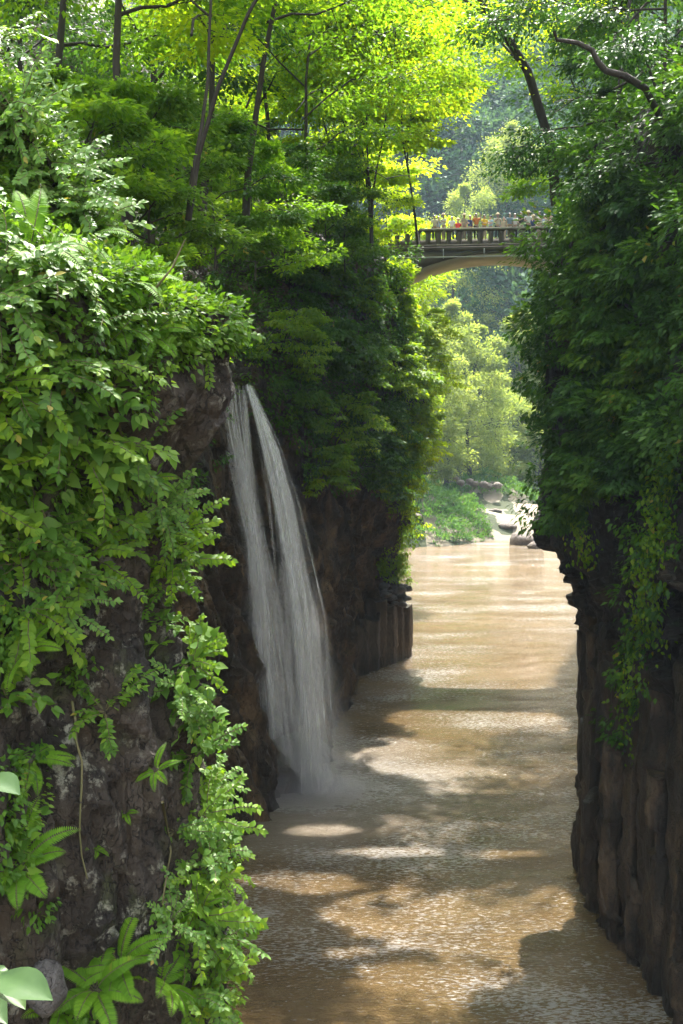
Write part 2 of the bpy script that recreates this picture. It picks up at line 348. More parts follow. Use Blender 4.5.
cl = MB().add(G_left.reshape(-1, 3), gridfaces(*G_left.shape[:2])).build('falls_cliff', M['rock_left'], smooth=True)

# ---- right wall
def prof_right(S, Z, X, Y, t):
    o = np.interp(Z, [-2, 0, 6.5, 8.5, 10.7, 11.6, 13, 15, 18, 20, 23, 27], [-1.0, -1.2, -1.5, -.8, -.1, .45, .5, .1, .1, .1, -.4, -1.0])
    return o * (.45 + .55 * np.exp(-((Y - 37) / 9) ** 2))
def disp_right(P, S):
    Z = P[..., 2]
    d = .5 * fbm(P * np.array([.3, .3, .22]), 4, 161) + .22 * fbm(P * 1.1, 4, 166)
    lay = np.stack([S * .35, Z * 1.7 + .8 * vn(P * .4, 9), S * 0], -1); m = smooth(5, 7, Z) * smooth(13, 11, Z)
    d += m * .38 * fbm(lay, 4, 170)
    d += smooth(8.2, 6.2, Z + 1.3 * vn(np.stack([S * .5, S * 0, S * 0], -1), 4)) * columns(S, P, 1.35, .85, 112)
    d += (.45 + .45 * m) * smooth(6, 9, Z) * chunk(P, np.array([.8, .8, 1.0]), 181) + .16 * chunk(P, np.array([2.4, 2.4, 1.5]), 182) + .05 * fbm(P * 4, 3, 183)
    return d, .15 * fbm(P * .9, 3, 177)
st_right = [(12, -4, 12, -4, 22), (10.5, 10, 10.5, 10, 22.5), (9.6, 20, 9.6, 20, 23), (8.9, 28, 8.5, 28, 23.5), (8.1, 32, 7.6, 32, 23.7), (7.4, 35.5, 7.0, 35.5, 24), (7.7, 38.5, 7.6, 38.5, 24), (10.5, 41, 10.5, 41, 24.5),
            (15, 58, 14.5, 58, 26), (16.5, 70, 15.4, 70, 27), (17, 78, 15.2, 78, 28.3), (19.5, 84, 17.5, 84, 28), (25, 110, 26, 110, 24), (34, 140, 36, 140, 18), (60, 175, 62, 172, 12), (110, 190, 110, 186, 10)]
G_right, _, _ = loft(st_right, 620, np.linspace(0, 1, 260), -1, prof_right, disp_right, inw2, dens=[.3, .5, 1.3, 2.5, 3, 3, 2.5, 2, 1, .8, .8, .6, .4, .3, .2, .2])
MB().add(G_right.reshape(-1, 3), gridfaces(*G_right.shape[:2], flip=True)).build('gorge_cliff', M['rock_right'], smooth=True)
for o in ('near_cliff', 'falls_cliff', 'gorge_cliff'): bpy.data.objects[o]['kind'] = 'structure'
tag(bpy.data.objects['near_cliff'], 'mossy near cliff with pale lichen on the left')
tag(bpy.data.objects['falls_cliff'], 'dark rock wall behind the waterfall, running on to the bluff')
tag(bpy.data.objects['gorge_cliff'], 'dark overhanging wall on the right side of the gorge')

# ---- basalt columns standing out at the foot of the bluff, parts of that wall
def prism(parent, cx, cy, w, top, seed, mat, z0=-1.5, n=6, lean=(0, 0), chip=.05):
    r_ = np.random.default_rng(seed); a0 = r_.random() * 1.0; ang = np.sort(a0 + (np.arange(n) + r_.uniform(-.22, .22, n)) * 2 * PI / n); zs = np.linspace(z0, top, 60); SUBD = 6; V = []
    C_ = np.stack([np.cos(ang), np.sin(ang)], 1); joint = np.sort(r_.uniform(z0, top, 5))
    for zi in zs:
        k = np.searchsorted(joint, zi); o = np.array([_h(np.array(k), np.array(seed), np.array(3), 1) - .5, _h(np.array(k), np.array(seed), np.array(5), 1) - .5]) * chip * 2
        for j in range(n):
            for q in range(SUBD):
                f = q / SUBD; p = ((1 - f) * C_[j] + f * C_[(j + 1) % n]) * w; x, y = cx + p[0] + o[0] + lean[0] * (zi - z0), cy + p[1] + o[1] + lean[1] * (zi - z0)
                V.append([x, y, zi])
    V = np.array(V); D = V[:, :2] - np.array([cx, cy]); nn = fbm(V * np.array([2, 2, 1.0]), 3, seed) * chip * 1.2 + chunk(V, np.array([2.5, 2.5, 1.2]), seed) * chip
    V[:, :2] += nrm(D) * nn[:, None]; m = n * SUBD; V[-m:, 2] += .5 * vn(V[-m:] * np.array([1.2, 1.2, 0]), seed + 3)
    i = np.arange(59)[:, None] * m; j = np.arange(m)[None]; j2 = (j + 1) % m
    MB().add(V, [np.stack([i + j, i + j2, i + m + j2, i + m + j], -1).reshape(-1, 4), (59 * m + np.arange(m))[None]]).build('basalt_column', mat, parent)
for k, (px, py, Y, w, pt) in enumerate([(349, 682, 68.6, .75, 655), (356, 680, 69.4, .95, 632), (368, 675, 70.8, .95, 620), (378, 671, 72.0, .8, 600), (387, 667, 73.0, .85, 612), (395, 663, 74.2, .8, 598), (403, 659, 75.4, .8, 606), (390, 655, 75.6, 1.2, 588)]):
    b = W(px, py, Y); prism(cl, b[0] - .1, Y + .6, w, W(px, pt, Y)[2], 30 + k, M['column'])
gcl = bpy.data.objects['gorge_cliff']
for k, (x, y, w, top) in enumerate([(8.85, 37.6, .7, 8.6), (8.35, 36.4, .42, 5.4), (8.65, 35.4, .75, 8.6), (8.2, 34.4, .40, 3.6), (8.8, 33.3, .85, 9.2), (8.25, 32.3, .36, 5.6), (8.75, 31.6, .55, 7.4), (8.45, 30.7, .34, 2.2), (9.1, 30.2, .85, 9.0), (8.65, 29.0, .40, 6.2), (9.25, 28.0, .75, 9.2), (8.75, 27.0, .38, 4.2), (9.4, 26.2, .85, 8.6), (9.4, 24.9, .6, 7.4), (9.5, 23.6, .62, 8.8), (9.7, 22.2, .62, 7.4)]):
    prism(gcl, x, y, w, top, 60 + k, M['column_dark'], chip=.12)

# rounded, faceted rock
def rockmesh(mb, c, r, seed, sq=(1, 1, 1), nu=14, nv=10):
    u = np.linspace(0, 2 * PI, nu, endpoint=False); v = np.linspace(-PI / 2, PI / 2, nv)
    U, Vv = np.meshgrid(u, v); D = np.stack([np.cos(Vv) * np.cos(U), np.cos(Vv) * np.sin(U), np.sin(Vv)], -1)
    R = 1 + .28 * fbm(D * 1.4 + seed * 3.1, 3, seed)
    fl = nrm(np.random.default_rng(seed).normal(size=(9, 3)))
    for f in fl: dp = (D * f).sum(-1); R = np.minimum(R, np.where(dp > .15, .86 / np.maximum(dp, .15), 9))
    P = D * R[..., None] * r * np.array(sq) + np.array(c)
    i = np.arange(nv - 1)[:, None] * nu; j = np.arange(nu)[None]; j2 = (j + 1) % nu
    mb.add(P.reshape(-1, 3), np.stack([i + j, i + j2, i + nu + j2, i + nu + j], -1).reshape(-1, 4))
# broken rock lying on top of the columns
rb = MB()
for k in range(40):
    p = W(rng.uniform(382, 408), rng.uniform(585, 606), rng.uniform(73, 75.8)); rockmesh(rb, p, rng.uniform(.15, .38), k + 50, (1.3, 1, .7), 8, 6)
rb.build('rubble', M['greyrock'], cl)

# ------------------------------------------------------------------ river, bed, terrain
xs = np.concatenate([np.linspace(-160, -20, 15), np.linspace(-18, 40, 60), np.linspace(45, 260, 30)]); ys = np.concatenate([np.linspace(-40, 20, 14), np.linspace(21, 110, 130), np.linspace(113, 230, 40)])
X, Y = np.meshgrid(xs, ys); Z = .03 * fbm(np.stack([X * .5, Y * .9, X * 0], -1), 3, 2)
t = NT('river_water')
v1 = t.pos((.55, 1.5, 1)); v2 = t.pos((.9, 1.5, 1))
big = t.noise(t.pos((.05, .09, 1)), 1, 3, .5, .6)
n1 = t.noise(v1, 1.6, 3, .6, 1.2); n2 = t.noise(v2, 3.2, 5, .7, .8); n3 = t.noise(t.pos((.1, .25, 1)), 1, 3)
fall = W(300, 790, 48)
g = t.n('ShaderNodeNewGeometry'); dv = t.n('ShaderNodeVectorMath', {0: g.outputs['Position'], 1: (fall[0] - .2, 47.2, 0)}, operation='DISTANCE').outputs['Value']
foam = t.math('SUBTRACT', 1., t.math('DIVIDE', t.math('ADD', dv, t.math('MULTIPLY', n3, 6.)), 13.), True)
foam = t.math('MULTIPLY', foam, t.math('ADD', .35, t.math('MULTIPLY', n2, .9)), True)
col = t.ramp(big, [(.3, (.15, .096, .038)), (.7, (.205, .135, .06))])
col = t.mix(foam, col, (.55, .54, .52))
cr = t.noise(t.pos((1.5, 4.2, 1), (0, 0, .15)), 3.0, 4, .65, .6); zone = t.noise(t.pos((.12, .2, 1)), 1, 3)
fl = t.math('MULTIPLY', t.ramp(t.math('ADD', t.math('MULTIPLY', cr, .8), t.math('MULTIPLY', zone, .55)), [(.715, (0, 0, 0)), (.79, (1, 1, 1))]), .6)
col = t.mix(fl, col, (.6, .6, .6))  # white flecks painted into the water colour as glitter on the ripples
amp = t.math('MULTIPLY', t.ramp(n3, [(.35, (.25, .25, .25)), (.65, (1, 1, 1))]), 1.0)
h = t.math('MULTIPLY', t.math('ADD', t.math('MULTIPLY', n1, 1.0), t.math('MULTIPLY', n2, .9)), amp)
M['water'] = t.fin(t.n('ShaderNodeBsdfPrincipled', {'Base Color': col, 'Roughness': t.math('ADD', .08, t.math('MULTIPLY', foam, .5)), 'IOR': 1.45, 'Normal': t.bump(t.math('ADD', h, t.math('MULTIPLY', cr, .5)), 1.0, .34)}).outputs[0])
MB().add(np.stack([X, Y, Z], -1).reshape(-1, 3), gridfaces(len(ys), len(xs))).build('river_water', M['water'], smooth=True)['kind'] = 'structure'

# ground: one sheet from the river bed to the far hills
def ground_h(X, Y):
    # valley line: far beyond the gorge the valley bends to the right
    cx = 10 + .0 * Y; base = np.full_like(X, -2.5)
    bank = smooth(158, 178, Y + .12 * (X - 10) + 5 * vn(np.stack([X * .08, Y * .05, X * 0], -1), 4)) * 5.0
    mound = 9.5 * np.exp(-(((X - 8) / 11) ** 2 + ((Y - 168) / 13) ** 2))
    mound = mound + 5.5 * np.exp(-(((X - 25) / 9) ** 2 + ((Y - 192) / 9) ** 2))
    rise = .95 * np.maximum(0, Y - 225) + .0 * X
    left = .75 * np.maximum(0, -(X + 28) - .0) * smooth(90, 150, Y) + .8 * np.maximum(0, -(X + 30)) * smooth(40, 90, Y)
    right = .65 * np.maximum(0, X - 62) 
    n = fbm(np.stack([X * .018, Y * .018, X * 0], -1), 4, 33)
    h = base + bank + mound + np.maximum(np.maximum(rise, left), right) 
    far = smooth(200, 300, Y)
    return h + n * (3 + 28 * far) * smooth(185, 260, Y + np.abs(X - 20))
xs = np.linspace(-420, 480, 200); ys = np.concatenate([np.linspace(-80, 140, 40), np.linspace(143, 215, 60), np.linspace(218, 640, 100)])
X, Y = np.meshgrid(xs, ys); Zg = ground_h(X, Y)
MB().add(np.stack([X, Y, Zg], -1).reshape(-1, 3), gridfaces(len(ys), len(xs))).build('terrain', M['soil'], smooth=True)['kind'] = 'structure'

# ------------------------------------------------------------------ foliage that covers rock and slopes (uncountable)
PATCH = [(4.3, 33.2, 5.4, 2.9), (2.5, 30.0, 2.5, .9), (6.0, 39, 1.6, .5), (1.5, 39.2, 2.6, .5), (-1.2, 36.5, 2.2, 1.0), (-.6, 41.5, 1.6, .7), (5.5, 46, 1.3, .35), (0.8, 52, 1.6, .35)]
def sunwin(P, soft=.25):
    """gaps in the leaves overhead, where the sun reaches the river"""
    k = P[:, 2] / SUN[2]; G = P - k[:, None] * SUN; keep = np.ones(len(P), bool); sf = rng.normal(size=len(P)) * .15
    n = vn(np.stack([G[:, 0] * .7, G[:, 1] * .9, G[:, 0] * 0], -1), 77) * .5 + vn(np.stack([G[:, 0] * 2.3, G[:, 1] * 2.8, G[:, 0] * 0], -1), 78) * .4
    for (x, y, a, b) in PATCH:
        keep &= ((G[:, 0] - x) / a) ** 2 + ((G[:, 1] - y) / b) ** 2 > 1 + n + sf
    lit = (G[:, 1] > 66 + 2 * n) & (G[:, 1] < 160) & (G[:, 0] > 0) & (rng.random(len(P)) < .9) & ~((G[:, 1] > 92) & (G[:, 1] < 108) & (G[:, 0] < 11 + 4 * n))
    return keep & ~lit
def cover(smp, n, mask, size, per, rad, tmpl=L_TINY, out=.3, droop=.6, mb=None, cut=False, nup=.8):
    mb = mb or MB(); P, N = smp(n)
    k = mask(P, N); P, N = P[k], N[k]
    if len(P) == 0: return mb
    m = len(P); c = P + N * (out * rng.random((m, 1)) * (.5 + 1.8 * smooth(-.3, .5, fbm(P * .75, 2, 313)))[:, None])
    r = rad * rng.uniform(.5, 1.3, m)
    cv = rng.random(m)
    c = np.repeat(c, per, 0); Nn = np.repeat(N, per, 0); r = np.repeat(r, per)[:, None]
    d = nrm(rng.normal(size=c.shape)); d = np.where((d * Nn).sum(1, keepdims=True) < -.2, -d, d)
    p = c + d * r * rng.random((len(c), 1)) ** .5 * np.array([1, 1, .75])
    D = d * .7 + Nn * .6 + np.array([0, 0, -droop]) + rng.normal(size=c.shape) * .35
    NN = np.array([0, 0, nup]) + Nn * .5 + rng.normal(size=c.shape) * .4
    s = size * rng.uniform(.6, 1.35, len(p)); var = np.clip(np.repeat(cv, per) * .6 + rng.random(len(p)) * .4, 0, 1)
    if cut: q = sunwin(p); p, D, NN, s, var = p[q], D[q], NN[q], s[q], var[q]
    leaves(mb, p, D, NN, s, tmpl, var); return mb

def notop(P): return ~((P[:, 2] > 22.8) & (P[:, 1] > 71) & (P[:, 0] > 1.5))
def vis(C_, m=60): 
    px, py = PXY(C_.reshape(-1, 3)); return ((px > -m * 1.5) & (px < 683 + m * 1.5) & (py > -m * 2) & (py < 1024 + m)).reshape(C_.shape[:2])
S_right = sampler(G_right, True, lambda c: (c[..., 1] > 22) & (c[..., 1] < 125) & (c[..., 2] > 5.5) & (c[..., 0] < 40) & vis(c))
S_left = sampler(G_left, False, lambda c: (c[..., 1] > 24) & (c[..., 1] < 120) & (c[..., 2] > 5) & (c[..., 0] > -45) & vis(c))
S_near = sampler(G_near, False, lambda c: (c[..., 1] < 60) & (c[..., 2] > 7.5) & (c[..., 0] > -25) & vis(c))
S_bluff = sampler(G_left, False, lambda c: (c[..., 1] > 66) & (c[..., 1] < 92) & (c[..., 2] > 4) & (c[..., 0] > -8) & vis(c))
S_nface = sampler(G_near, False, lambda c: (c[..., 1] < 14) & (c[..., 2] > 9.5) & (c[..., 0] > -6) & vis(c))
S_slope = sampler(G_near, False, lambda c: (c[..., 1] > 7.5) & (c[..., 1] < 45) & (c[..., 2] > 15.3) & (c[..., 0] > -16) & vis(c))
print('AREAS', S_right.area, S_left.area, S_near.area, S_bluff.area, S_nface.area, S_slope.area)
ROCK_R = [(552, 560), (560, 520), (600, 520), (612, 640), (640, 700), (648, 520), (683, 500), (700, 500), (700, 1060), (560, 1060), (560, 700)]
def mask_right(P, N):
    px, py = PXY(P); z = P[:, 2]; n = fbm(P * .35, 3, 91)
    base = z > 13.0 + 2.6 * n
    vine = (np.abs(px - 640 + (py - 600) * .1 + 14 * vn(np.stack([py * .02, py * 0, py * 0], -1), 1)) < 13 + 10 * n) & (py < 770) & (py > 430)
    hole = fbm(P * .8, 3, 93) < -.28
    lowhole = (z < 14) & (fbm(P * .5, 3, 94) < -.02)
    vis = (P[:, 1] > 20) & (P[:, 1] < 130)
    return vis & ((base & ~hole & ~lowhole) | vine | ((z > 9) & (fbm(P * 1.1, 2, 95) > .62)))
mb = cover(S_right, 26000, mask_right, .19, 20, .5, L_TINY, .45, .9, cut=True)
cover(S_right, 1500, lambda P, N: (P[:, 2] > 14 + 3 * fbm(P * .3, 2, 9)) & (P[:, 1] > 22) & (P[:, 1] < 60), .22, 120, .85, L_TINY, .9, .35, mb=mb, nup=1.6, cut=True)
mb.build('cliff_ivy', M['cover'])
tag(bpy.data.objects['cliff_ivy'], kind='stuff')
def mask_left(P, N):
    px, py = PXY(P); z = P[:, 2]; n = fbm(P * .3, 3, 191)
    Y = P[:, 1]; line = np.interp(Y, [30, 44, 50, 56, 60, 66, 72, 77, 82], [14, 14, 16.5, 13, 12.5, 12.5, 11.5, 9, 8])
    base = z > line + 2 * n
    fallz = (Y > 43.5) & (Y < 51.5) & (z < 17.6 + (Y > 49.5) * -2)
    edge = (Y > 74) & (z > 5.5 + 2 * n)
    return (Y > 22) & (Y < 150) & ((base | edge) & ~fallz & (fbm(P * .7, 3, 193) > -.3))
mb = cover(S_left, 26000, lambda P, N: mask_left(P, N) & (P[:, 1] < 71 + 3 * fbm(P * .4, 2, 5)), .2, 18, .6, L_TINY, .5, .8, cut=False)
cover(S_left, 1700, lambda P, N: mask_left(P, N) & (P[:, 2] > 15) & (P[:, 1] > 46) & (P[:, 1] < 70), .2, 140, .9, L_TINY, .9, .3, mb=mb, nup=1.6)
mb.build('wall_foliage', M['cover'])['kind'] = 'stuff'
mb = cover(S_bluff, 380, lambda P, N: (P[:, 2] > 12) & (P[:, 1] >= 68) & notop(P), .2, 150, .9, L_TINY, 1.0, .3, nup=1.6)
mb = cover(S_bluff, 9000, lambda P, N: mask_left(P, N) & notop(P) & (P[:, 1] >= 69 + 3 * fbm(P * .4, 2, 5)), .2, 20, .6, L_TINY, .7, .8, mb=mb)
mb.build('bluff_foliage', M['lush'])['kind'] = 'stuff'

# near cliff: small leaves clinging everywhere except the bare rock
ROCK_N = [(52, 600), (100, 530), (150, 470), (170, 395), (222, 385), (200, 430), (175, 500), (170, 600), (205, 690), (215, 760), (235, 880), (220, 1040), (150, 1050), (130, 930), (60, 960), (30, 880), (35, 760), (45, 690)]
def mask_near(P, N):
    px, py = PXY(P); jx = px + 40 * fbm(P * 1.5, 3, 7); jy = py + 40 * fbm(P * 1.5 + 9, 3, 8)
    rock = inpoly(jx, jy, ROCK_N) | ((px > 158 - (py - 352) * .38 + 30 * fbm(P * 2, 2, 4)) & (py > 365) & (py < 600))
    return (P[:, 2] > 7.5) & (P[:, 1] < 32) & ((~rock & (fbm(P * 1.3, 3, 12) > -.05)) | (fbm(P * 2.5, 3, 13) > .48))
mb = cover(S_nface, 9000, mask_near, .05, 16, .13, L_OVAL, .08, .7)
mb.build('ground_cover', M['near'])['kind'] = 'stuff'
# behind it, on the slope and plateau, larger undergrowth
def mask_slope(P, N): return (P[:, 2] > 15.8) & (P[:, 1] > 7.8) & (P[:, 1] < 60) & (P[:, 0] > -22) & (fbm(P * .5, 3, 15) > -.35)
mb = cover(S_slope, 9000, lambda P, N: mask_slope(P, N) & (P[:, 1] < 13), .055, 26, .2, L_OVAL, .15, .4)
mb = cover(S_slope, 9000, lambda P, N: mask_slope(P, N) & (P[:, 1] >= 13), .1, 18, .35, L_TINY, .4, .4, mb=mb)
mb = cover(S_left, 9000, lambda P, N: mask_slope(P, N) & (P[:, 2] > 17), .14, 18, .5, L_TINY, .6, .4, mb=mb)
mb.build('undergrowth', M['near'])['kind'] = 'stuff'

# ------------------------------------------------------------------ trees
def make_tree(base, H, R, label, leafmat_, seed, lean=(0, 0), trunk_r=.22, first=.3, nl=14, leafsize=.16, per=70, sub=7, flat=.25, tmpl=L_TINY, droop=0., forks=1, cat='tree', group=None, cut=True, name='tree', spray=1.0, up=.6, kind=None, upn=1.0, root_parts=True):
    r_ = np.random.default_rng(seed); base = np.array(base, float)
    tb = MB(); lb = MB(); tips = []
    for f in range(forks):
        n = 12; tt = np.linspace(0, 1, n); l = np.array([lean[0], lean[1]]) + (r_.normal(size=2) * .16 * H if forks > 1 else 0)
        ph = r_.random(4) * 6; hh = H * (1 if f == 0 else r_.uniform(.75, .95))
        P = np.stack([l[0] * tt ** 1.4 + .05 * H * np.sin(tt * 6 + ph[0]) * tt + .012 * H * np.sin(tt * 17 + ph[2]) * tt, l[1] * tt ** 1.4 + .05 * H * np.sin(tt * 5 + ph[1]) * tt, -.5 + (hh + .5) * tt], 1)
        Rr = trunk_r * (.42 if not kind and base[1] < 100 else 1) * (1 - .88 * tt) * (1 + .5 * np.exp(-tt * 12)) * (1 if forks == 1 else .75)
        tb.tube(P, Rr, 8)
        for k in range(nl):
            t0 = first + (1 - first) * ((k + r_.random() * .8) / nl); i = t0 * (n - 1); i0 = min(int(i), n - 2); st = P[i0] * (1 - i + i0) + P[i0 + 1] * (i - i0)
            az = k * 2.4 + r_.random() * 1.1 + f; env = R * (math.sin(PI * min(.98, (t0 - first) / (1 - first) * .78 + .2)) ** .7) * r_.uniform(.7, 1.15)
            el = up + .5 * (t0 - .5) + r_.normal() * .12
            d = np.array([math.cos(az) * math.cos(el), math.sin(az) * math.cos(el), math.sin(el)]); m = 7; q = np.linspace(0, 1, m)
            side = np.array([-d[1], d[0], 0]); L = st + (d * env)[None] * q[:, None] + side * (.12 * env * np.sin(q * 3 + az))[:, None]; L[:, 2] += env * (.16 * q - (.42 + droop) * q ** 2) + .04 * env * np.sin(q * 9 + az * 3)
            rl = trunk_r * .2 * (1 - t0 * .55); tb.tube(L, rl * (1 - .85 * q) + .008, 5, cap=False)
            for s_ in range(sub):
                q0 = .3 + .7 * (s_ + r_.random()) / sub; j = q0 * (m - 1); j0 = min(int(j), m - 2); a = L[j0] * (1 - j + j0) + L[j0 + 1] * (j - j0)
                ang = (1 if s_ % 2 else -1) * r_.uniform(.4, 1.1); dd = np.array([d[0] * math.cos(ang) - d[1] * math.sin(ang), d[0] * math.sin(ang) + d[1] * math.cos(ang), r_.normal() * .2 + .05])
                ln = env * .38 * r_.uniform(.6, 1.2) * (1.15 - q0 * .5); e = a + dd * ln; e[2] -= droop * ln
                tb.tube(np.array([a, (a + e) / 2 + [0, 0, .04 * ln], e]), [rl * .3 + .006, rl * .18 + .005, .005], 4, cap=False)
                tips.append((e, dd, ln)); tips.append(((a + e) / 2, dd, ln))
    E = np.array([x[0] for x in tips]); DD = nrm(np.array([x[1] for x in tips])); LN = np.array([x[2] for x in tips])
    m = len(E); cv = r_.random(m); rad = np.clip(LN * .75, .35, 3) * spray
    E_ = np.repeat(E, per, 0); D_ = np.repeat(DD, per, 0); rd = np.repeat(rad, per)[:, None]
    a = r_.random(len(E_)) * 2 * PI; rr = np.sqrt(r_.random(len(E_)))[:, None]
    off = np.stack([np.cos(a), np.sin(a), np.zeros_like(a)], 1) * rr * rd; off[:, 2] = r_.normal(size=len(E_)) * flat * rd[:, 0] * .5 - .22 * rd[:, 0] * rr[:, 0] ** 2
    p = E_ + off; D = off / rd + D_ * .5 + r_.normal(size=p.shape) * .35; D[:, 2] -= .15 + droop
    N = np.array([0, 0, upn]) + r_.normal(size=p.shape) * .38
    s = leafsize * r_.uniform(.6, 1.3, len(p)); var = np.clip(np.repeat(cv, per) * .55 + r_.random(len(p)) * .45, 0, 1)
    if cut: k = sunwin(p + base); p, D, N, s, var = p[k], D[k], N[k], s[k], var[k]
    root = empty(name, base); tb.build('trunk', M['bark'], root, smooth=True); leaves(lb, p, D, N, s, tmpl, var)
    if len(p): lb.build('crown', M[leafmat_], root)
    return tag(root, label, cat, group, kind)
GL = 'trees on the left slope'; GR = 'trees hanging over the right wall'; GF = 'hazy trees beyond the bridge'
def TR(px, py, Y, *a, **k): return make_tree(W(px, py, Y), *a, **k)
TR(128, 235, 21, 13, 5.0, 'tall dark straight trunk left of the other trees, behind the pale shrubs', 'maple_mid', 1, trunk_r=.22, first=.32, group=GL, leafsize=.15, per=80)
TR(200, 215, 27, 15, 6.0, 'tree with a slanting dark trunk in the upper left, right of the straight one', 'maple_mid', 2, lean=(2.0, 1), trunk_r=.2, first=.3, group=GL, leafsize=.16, per=80)
TR(188, 190, 19, 11, 4.2, 'slender forked maple with thin stems leaning right, upper left', 'maple', 3, lean=(3.2, 1), trunk_r=.12, first=.35, group=GL, leafsize=.13, forks=2, tmpl=L_TINY)
TR(245, 205, 25, 13, 5.5, 'maple whose thin dark trunk curves up beside the waterfall top', 'maple_mid', 4, lean=(2, 1), trunk_r=.17, group=GL, leafsize=.15, per=80)
TR(60, 200, 30, 17, 7, 'large shaded tree at the top left corner', 'maple_mid', 5, trunk_r=.3, first=.25, group=GL, leafsize=.2, per=90)
TR(310, 235, 42, 13, 6, 'leafy tree behind the dark post above the bluff', 'maple_mid', 6, trunk_r=.2, first=.2, group=GL, leafsize=.2, per=80)
TR(372, 240, 54, 13.5, 6.2, 'bright yellow-green maple with fan of dark stems beside the bridge', 'maple', 7, trunk_r=.2, first=.38, forks=4, group=GL, leafsize=.24, nl=10, per=95, lean=(1.2, -1))
TR(345, 235, 58, 16, 6.5, 'bright maple just left of the many-stemmed one by the bridge', 'maple', 8, trunk_r=.2, first=.35, forks=2, group=GL, leafsize=.25, nl=13, per=110, lean=(1, -3))
TR(418, 236, 66, 15.5, 4.6, 'tall yellow-green maple reaching over the left end of the bridge', 'maple', 9, trunk_r=.2, first=.42, forks=2, group=GL, leafsize=.25, nl=13, per=110, lean=(-1, -2))
TR(385, 250, 72, 7, 3.0, 'small bright maple in front of the left bridge parapet', 'maple', 10, trunk_r=.1, first=.2, group=GL, leafsize=.2, per=60, nl=10)
TR(270, 250, 50, 17, 8, 'broad green tree above the dark foliage right of the waterfall', 'maple_mid', 12, trunk_r=.3, first=.2, group=GL, leafsize=.22, per=85)
TR(150, 230, 42, 19, 8, 'big tree in deep shade behind the slanting trunk', 'dark', 13, trunk_r=.35, first=.15, group=GL, leafsize=.24, per=85)
TR(20, 220, 45, 20, 9, 'big dark tree behind the top left corner tree', 'dark', 14, trunk_r=.35, first=.15, group=GL, leafsize=.26, per=85)
TR(230, 240, 66, 22, 10, 'dense tree far up the left slope, left of the bright maples', 'maple_mid', 15, trunk_r=.4, first=.12, group=GL, leafsize=.3, per=85)
TR(330, 245, 82, 20, 9, 'dense tree at the back of the left slope behind the bright maples', 'maple', 16, trunk_r=.4, first=.15, group=GL, leafsize=.32, per=85)
TR(100, 240, 75, 28, 13, 'tallest tree at the back of the left slope', 'maple_mid', 17, trunk_r=.5, first=.1, group=GL, leafsize=.38, per=85)
TR(225, 30, 34, 9, 5, 'spreading maple crown at the top edge left of centre', 'maple', 18, trunk_r=.14, first=.1, group=GL, leafsize=.18, per=85)
make_tree((2.5, 114, 24.5), 12, 8.5, 'yellowish tree seen under the left end of the bridge arch', 'maple', 19, trunk_r=.3, first=.1, group=GF, leafsize=.4, per=80, cut=False, lean=(4.5, 0))
make_tree((20.5, 76, 27.5), 34, 12, 'very tall tree added to shade the river, behind the right bridge end, crown above the frame', 'maple_mid', 61, trunk_r=.6, first=.55, group=GR, leafsize=.5, per=70)  # this and the next tree: overhead crowns added to shade the mid river
make_tree((18.5, 66, 26.5), 30, 10, 'tall tree added on the right bank to shade the river, leaning over the bridge', 'maple_mid', 62, trunk_r=.5, first=.6, group=GR, leafsize=.5, per=70, lean=(-4, 0))  # second crown placed overhead for its shade on the water
ub = [(95, 215, 18, 'pale_'), (150, 225, 20, ''), (215, 235, 24, ''), (255, 250, 30, ''), (165, 200, 30, ''), (285, 235, 38, ''), (235, 235, 40, ''), (325, 232, 46, ''), (345, 250, 56, ''), (300, 215, 60, ''), (368, 248, 66, ''), (110, 190, 28, ''), (45, 180, 26, ''), (195, 215, 46, ''), (250, 200, 58, '')]
ubl = ['pale bush left of the straight dark trunk', 'bush at the foot of the straight dark trunk', 'bush right of the forked maple foot', 'bush on the slope just above the waterfall lip', 'bush in shade behind the slanting trunk', 'bush beside the dark post above the bluff', 'shaded bush behind the waterfall stream bed', 'bush right of the dark post on the bluff top', 'bush at the foot of the bright many-stemmed maple', 'bush on the bluff behind the dark post', 'bright bush beside the left end of the bridge', 'shaded bush behind the straight dark trunk', 'dark bush near the top left corner trees', 'bush deep in the wood left of the dark post', 'bush high in the wood above the dark post']
for k, ((px, py, Y, _), lab) in enumerate(zip(ub, ubl)):
    make_tree(W(px, py + 12, Y), 1.2 + Y * .055, 1.3 + Y * .035, lab, ['maple_mid', 'near', 'cover'][k % 3] if k != 10 else 'maple', 400 + k, trunk_r=.06, first=.03, nl=12, sub=5, per=60, leafsize=.09 + Y * .0018, group='bushes under the trees', cat='bush', name='bush', spray=.9)
# right side
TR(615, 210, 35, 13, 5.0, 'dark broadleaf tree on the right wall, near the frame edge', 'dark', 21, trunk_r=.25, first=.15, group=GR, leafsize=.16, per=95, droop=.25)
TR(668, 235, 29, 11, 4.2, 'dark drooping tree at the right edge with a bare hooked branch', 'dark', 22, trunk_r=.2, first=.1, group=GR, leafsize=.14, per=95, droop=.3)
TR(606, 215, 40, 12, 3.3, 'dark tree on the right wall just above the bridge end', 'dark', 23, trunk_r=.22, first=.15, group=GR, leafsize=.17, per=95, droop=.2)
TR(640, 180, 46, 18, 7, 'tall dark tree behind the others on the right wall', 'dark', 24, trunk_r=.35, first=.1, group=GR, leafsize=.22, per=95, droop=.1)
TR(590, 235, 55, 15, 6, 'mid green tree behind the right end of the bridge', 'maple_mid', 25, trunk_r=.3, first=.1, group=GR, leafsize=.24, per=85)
TR(680, 200, 60, 24, 10, 'largest dark tree at the back of the right wall', 'dark', 26, trunk_r=.4, first=.1, group=GR, leafsize=.3, per=85)
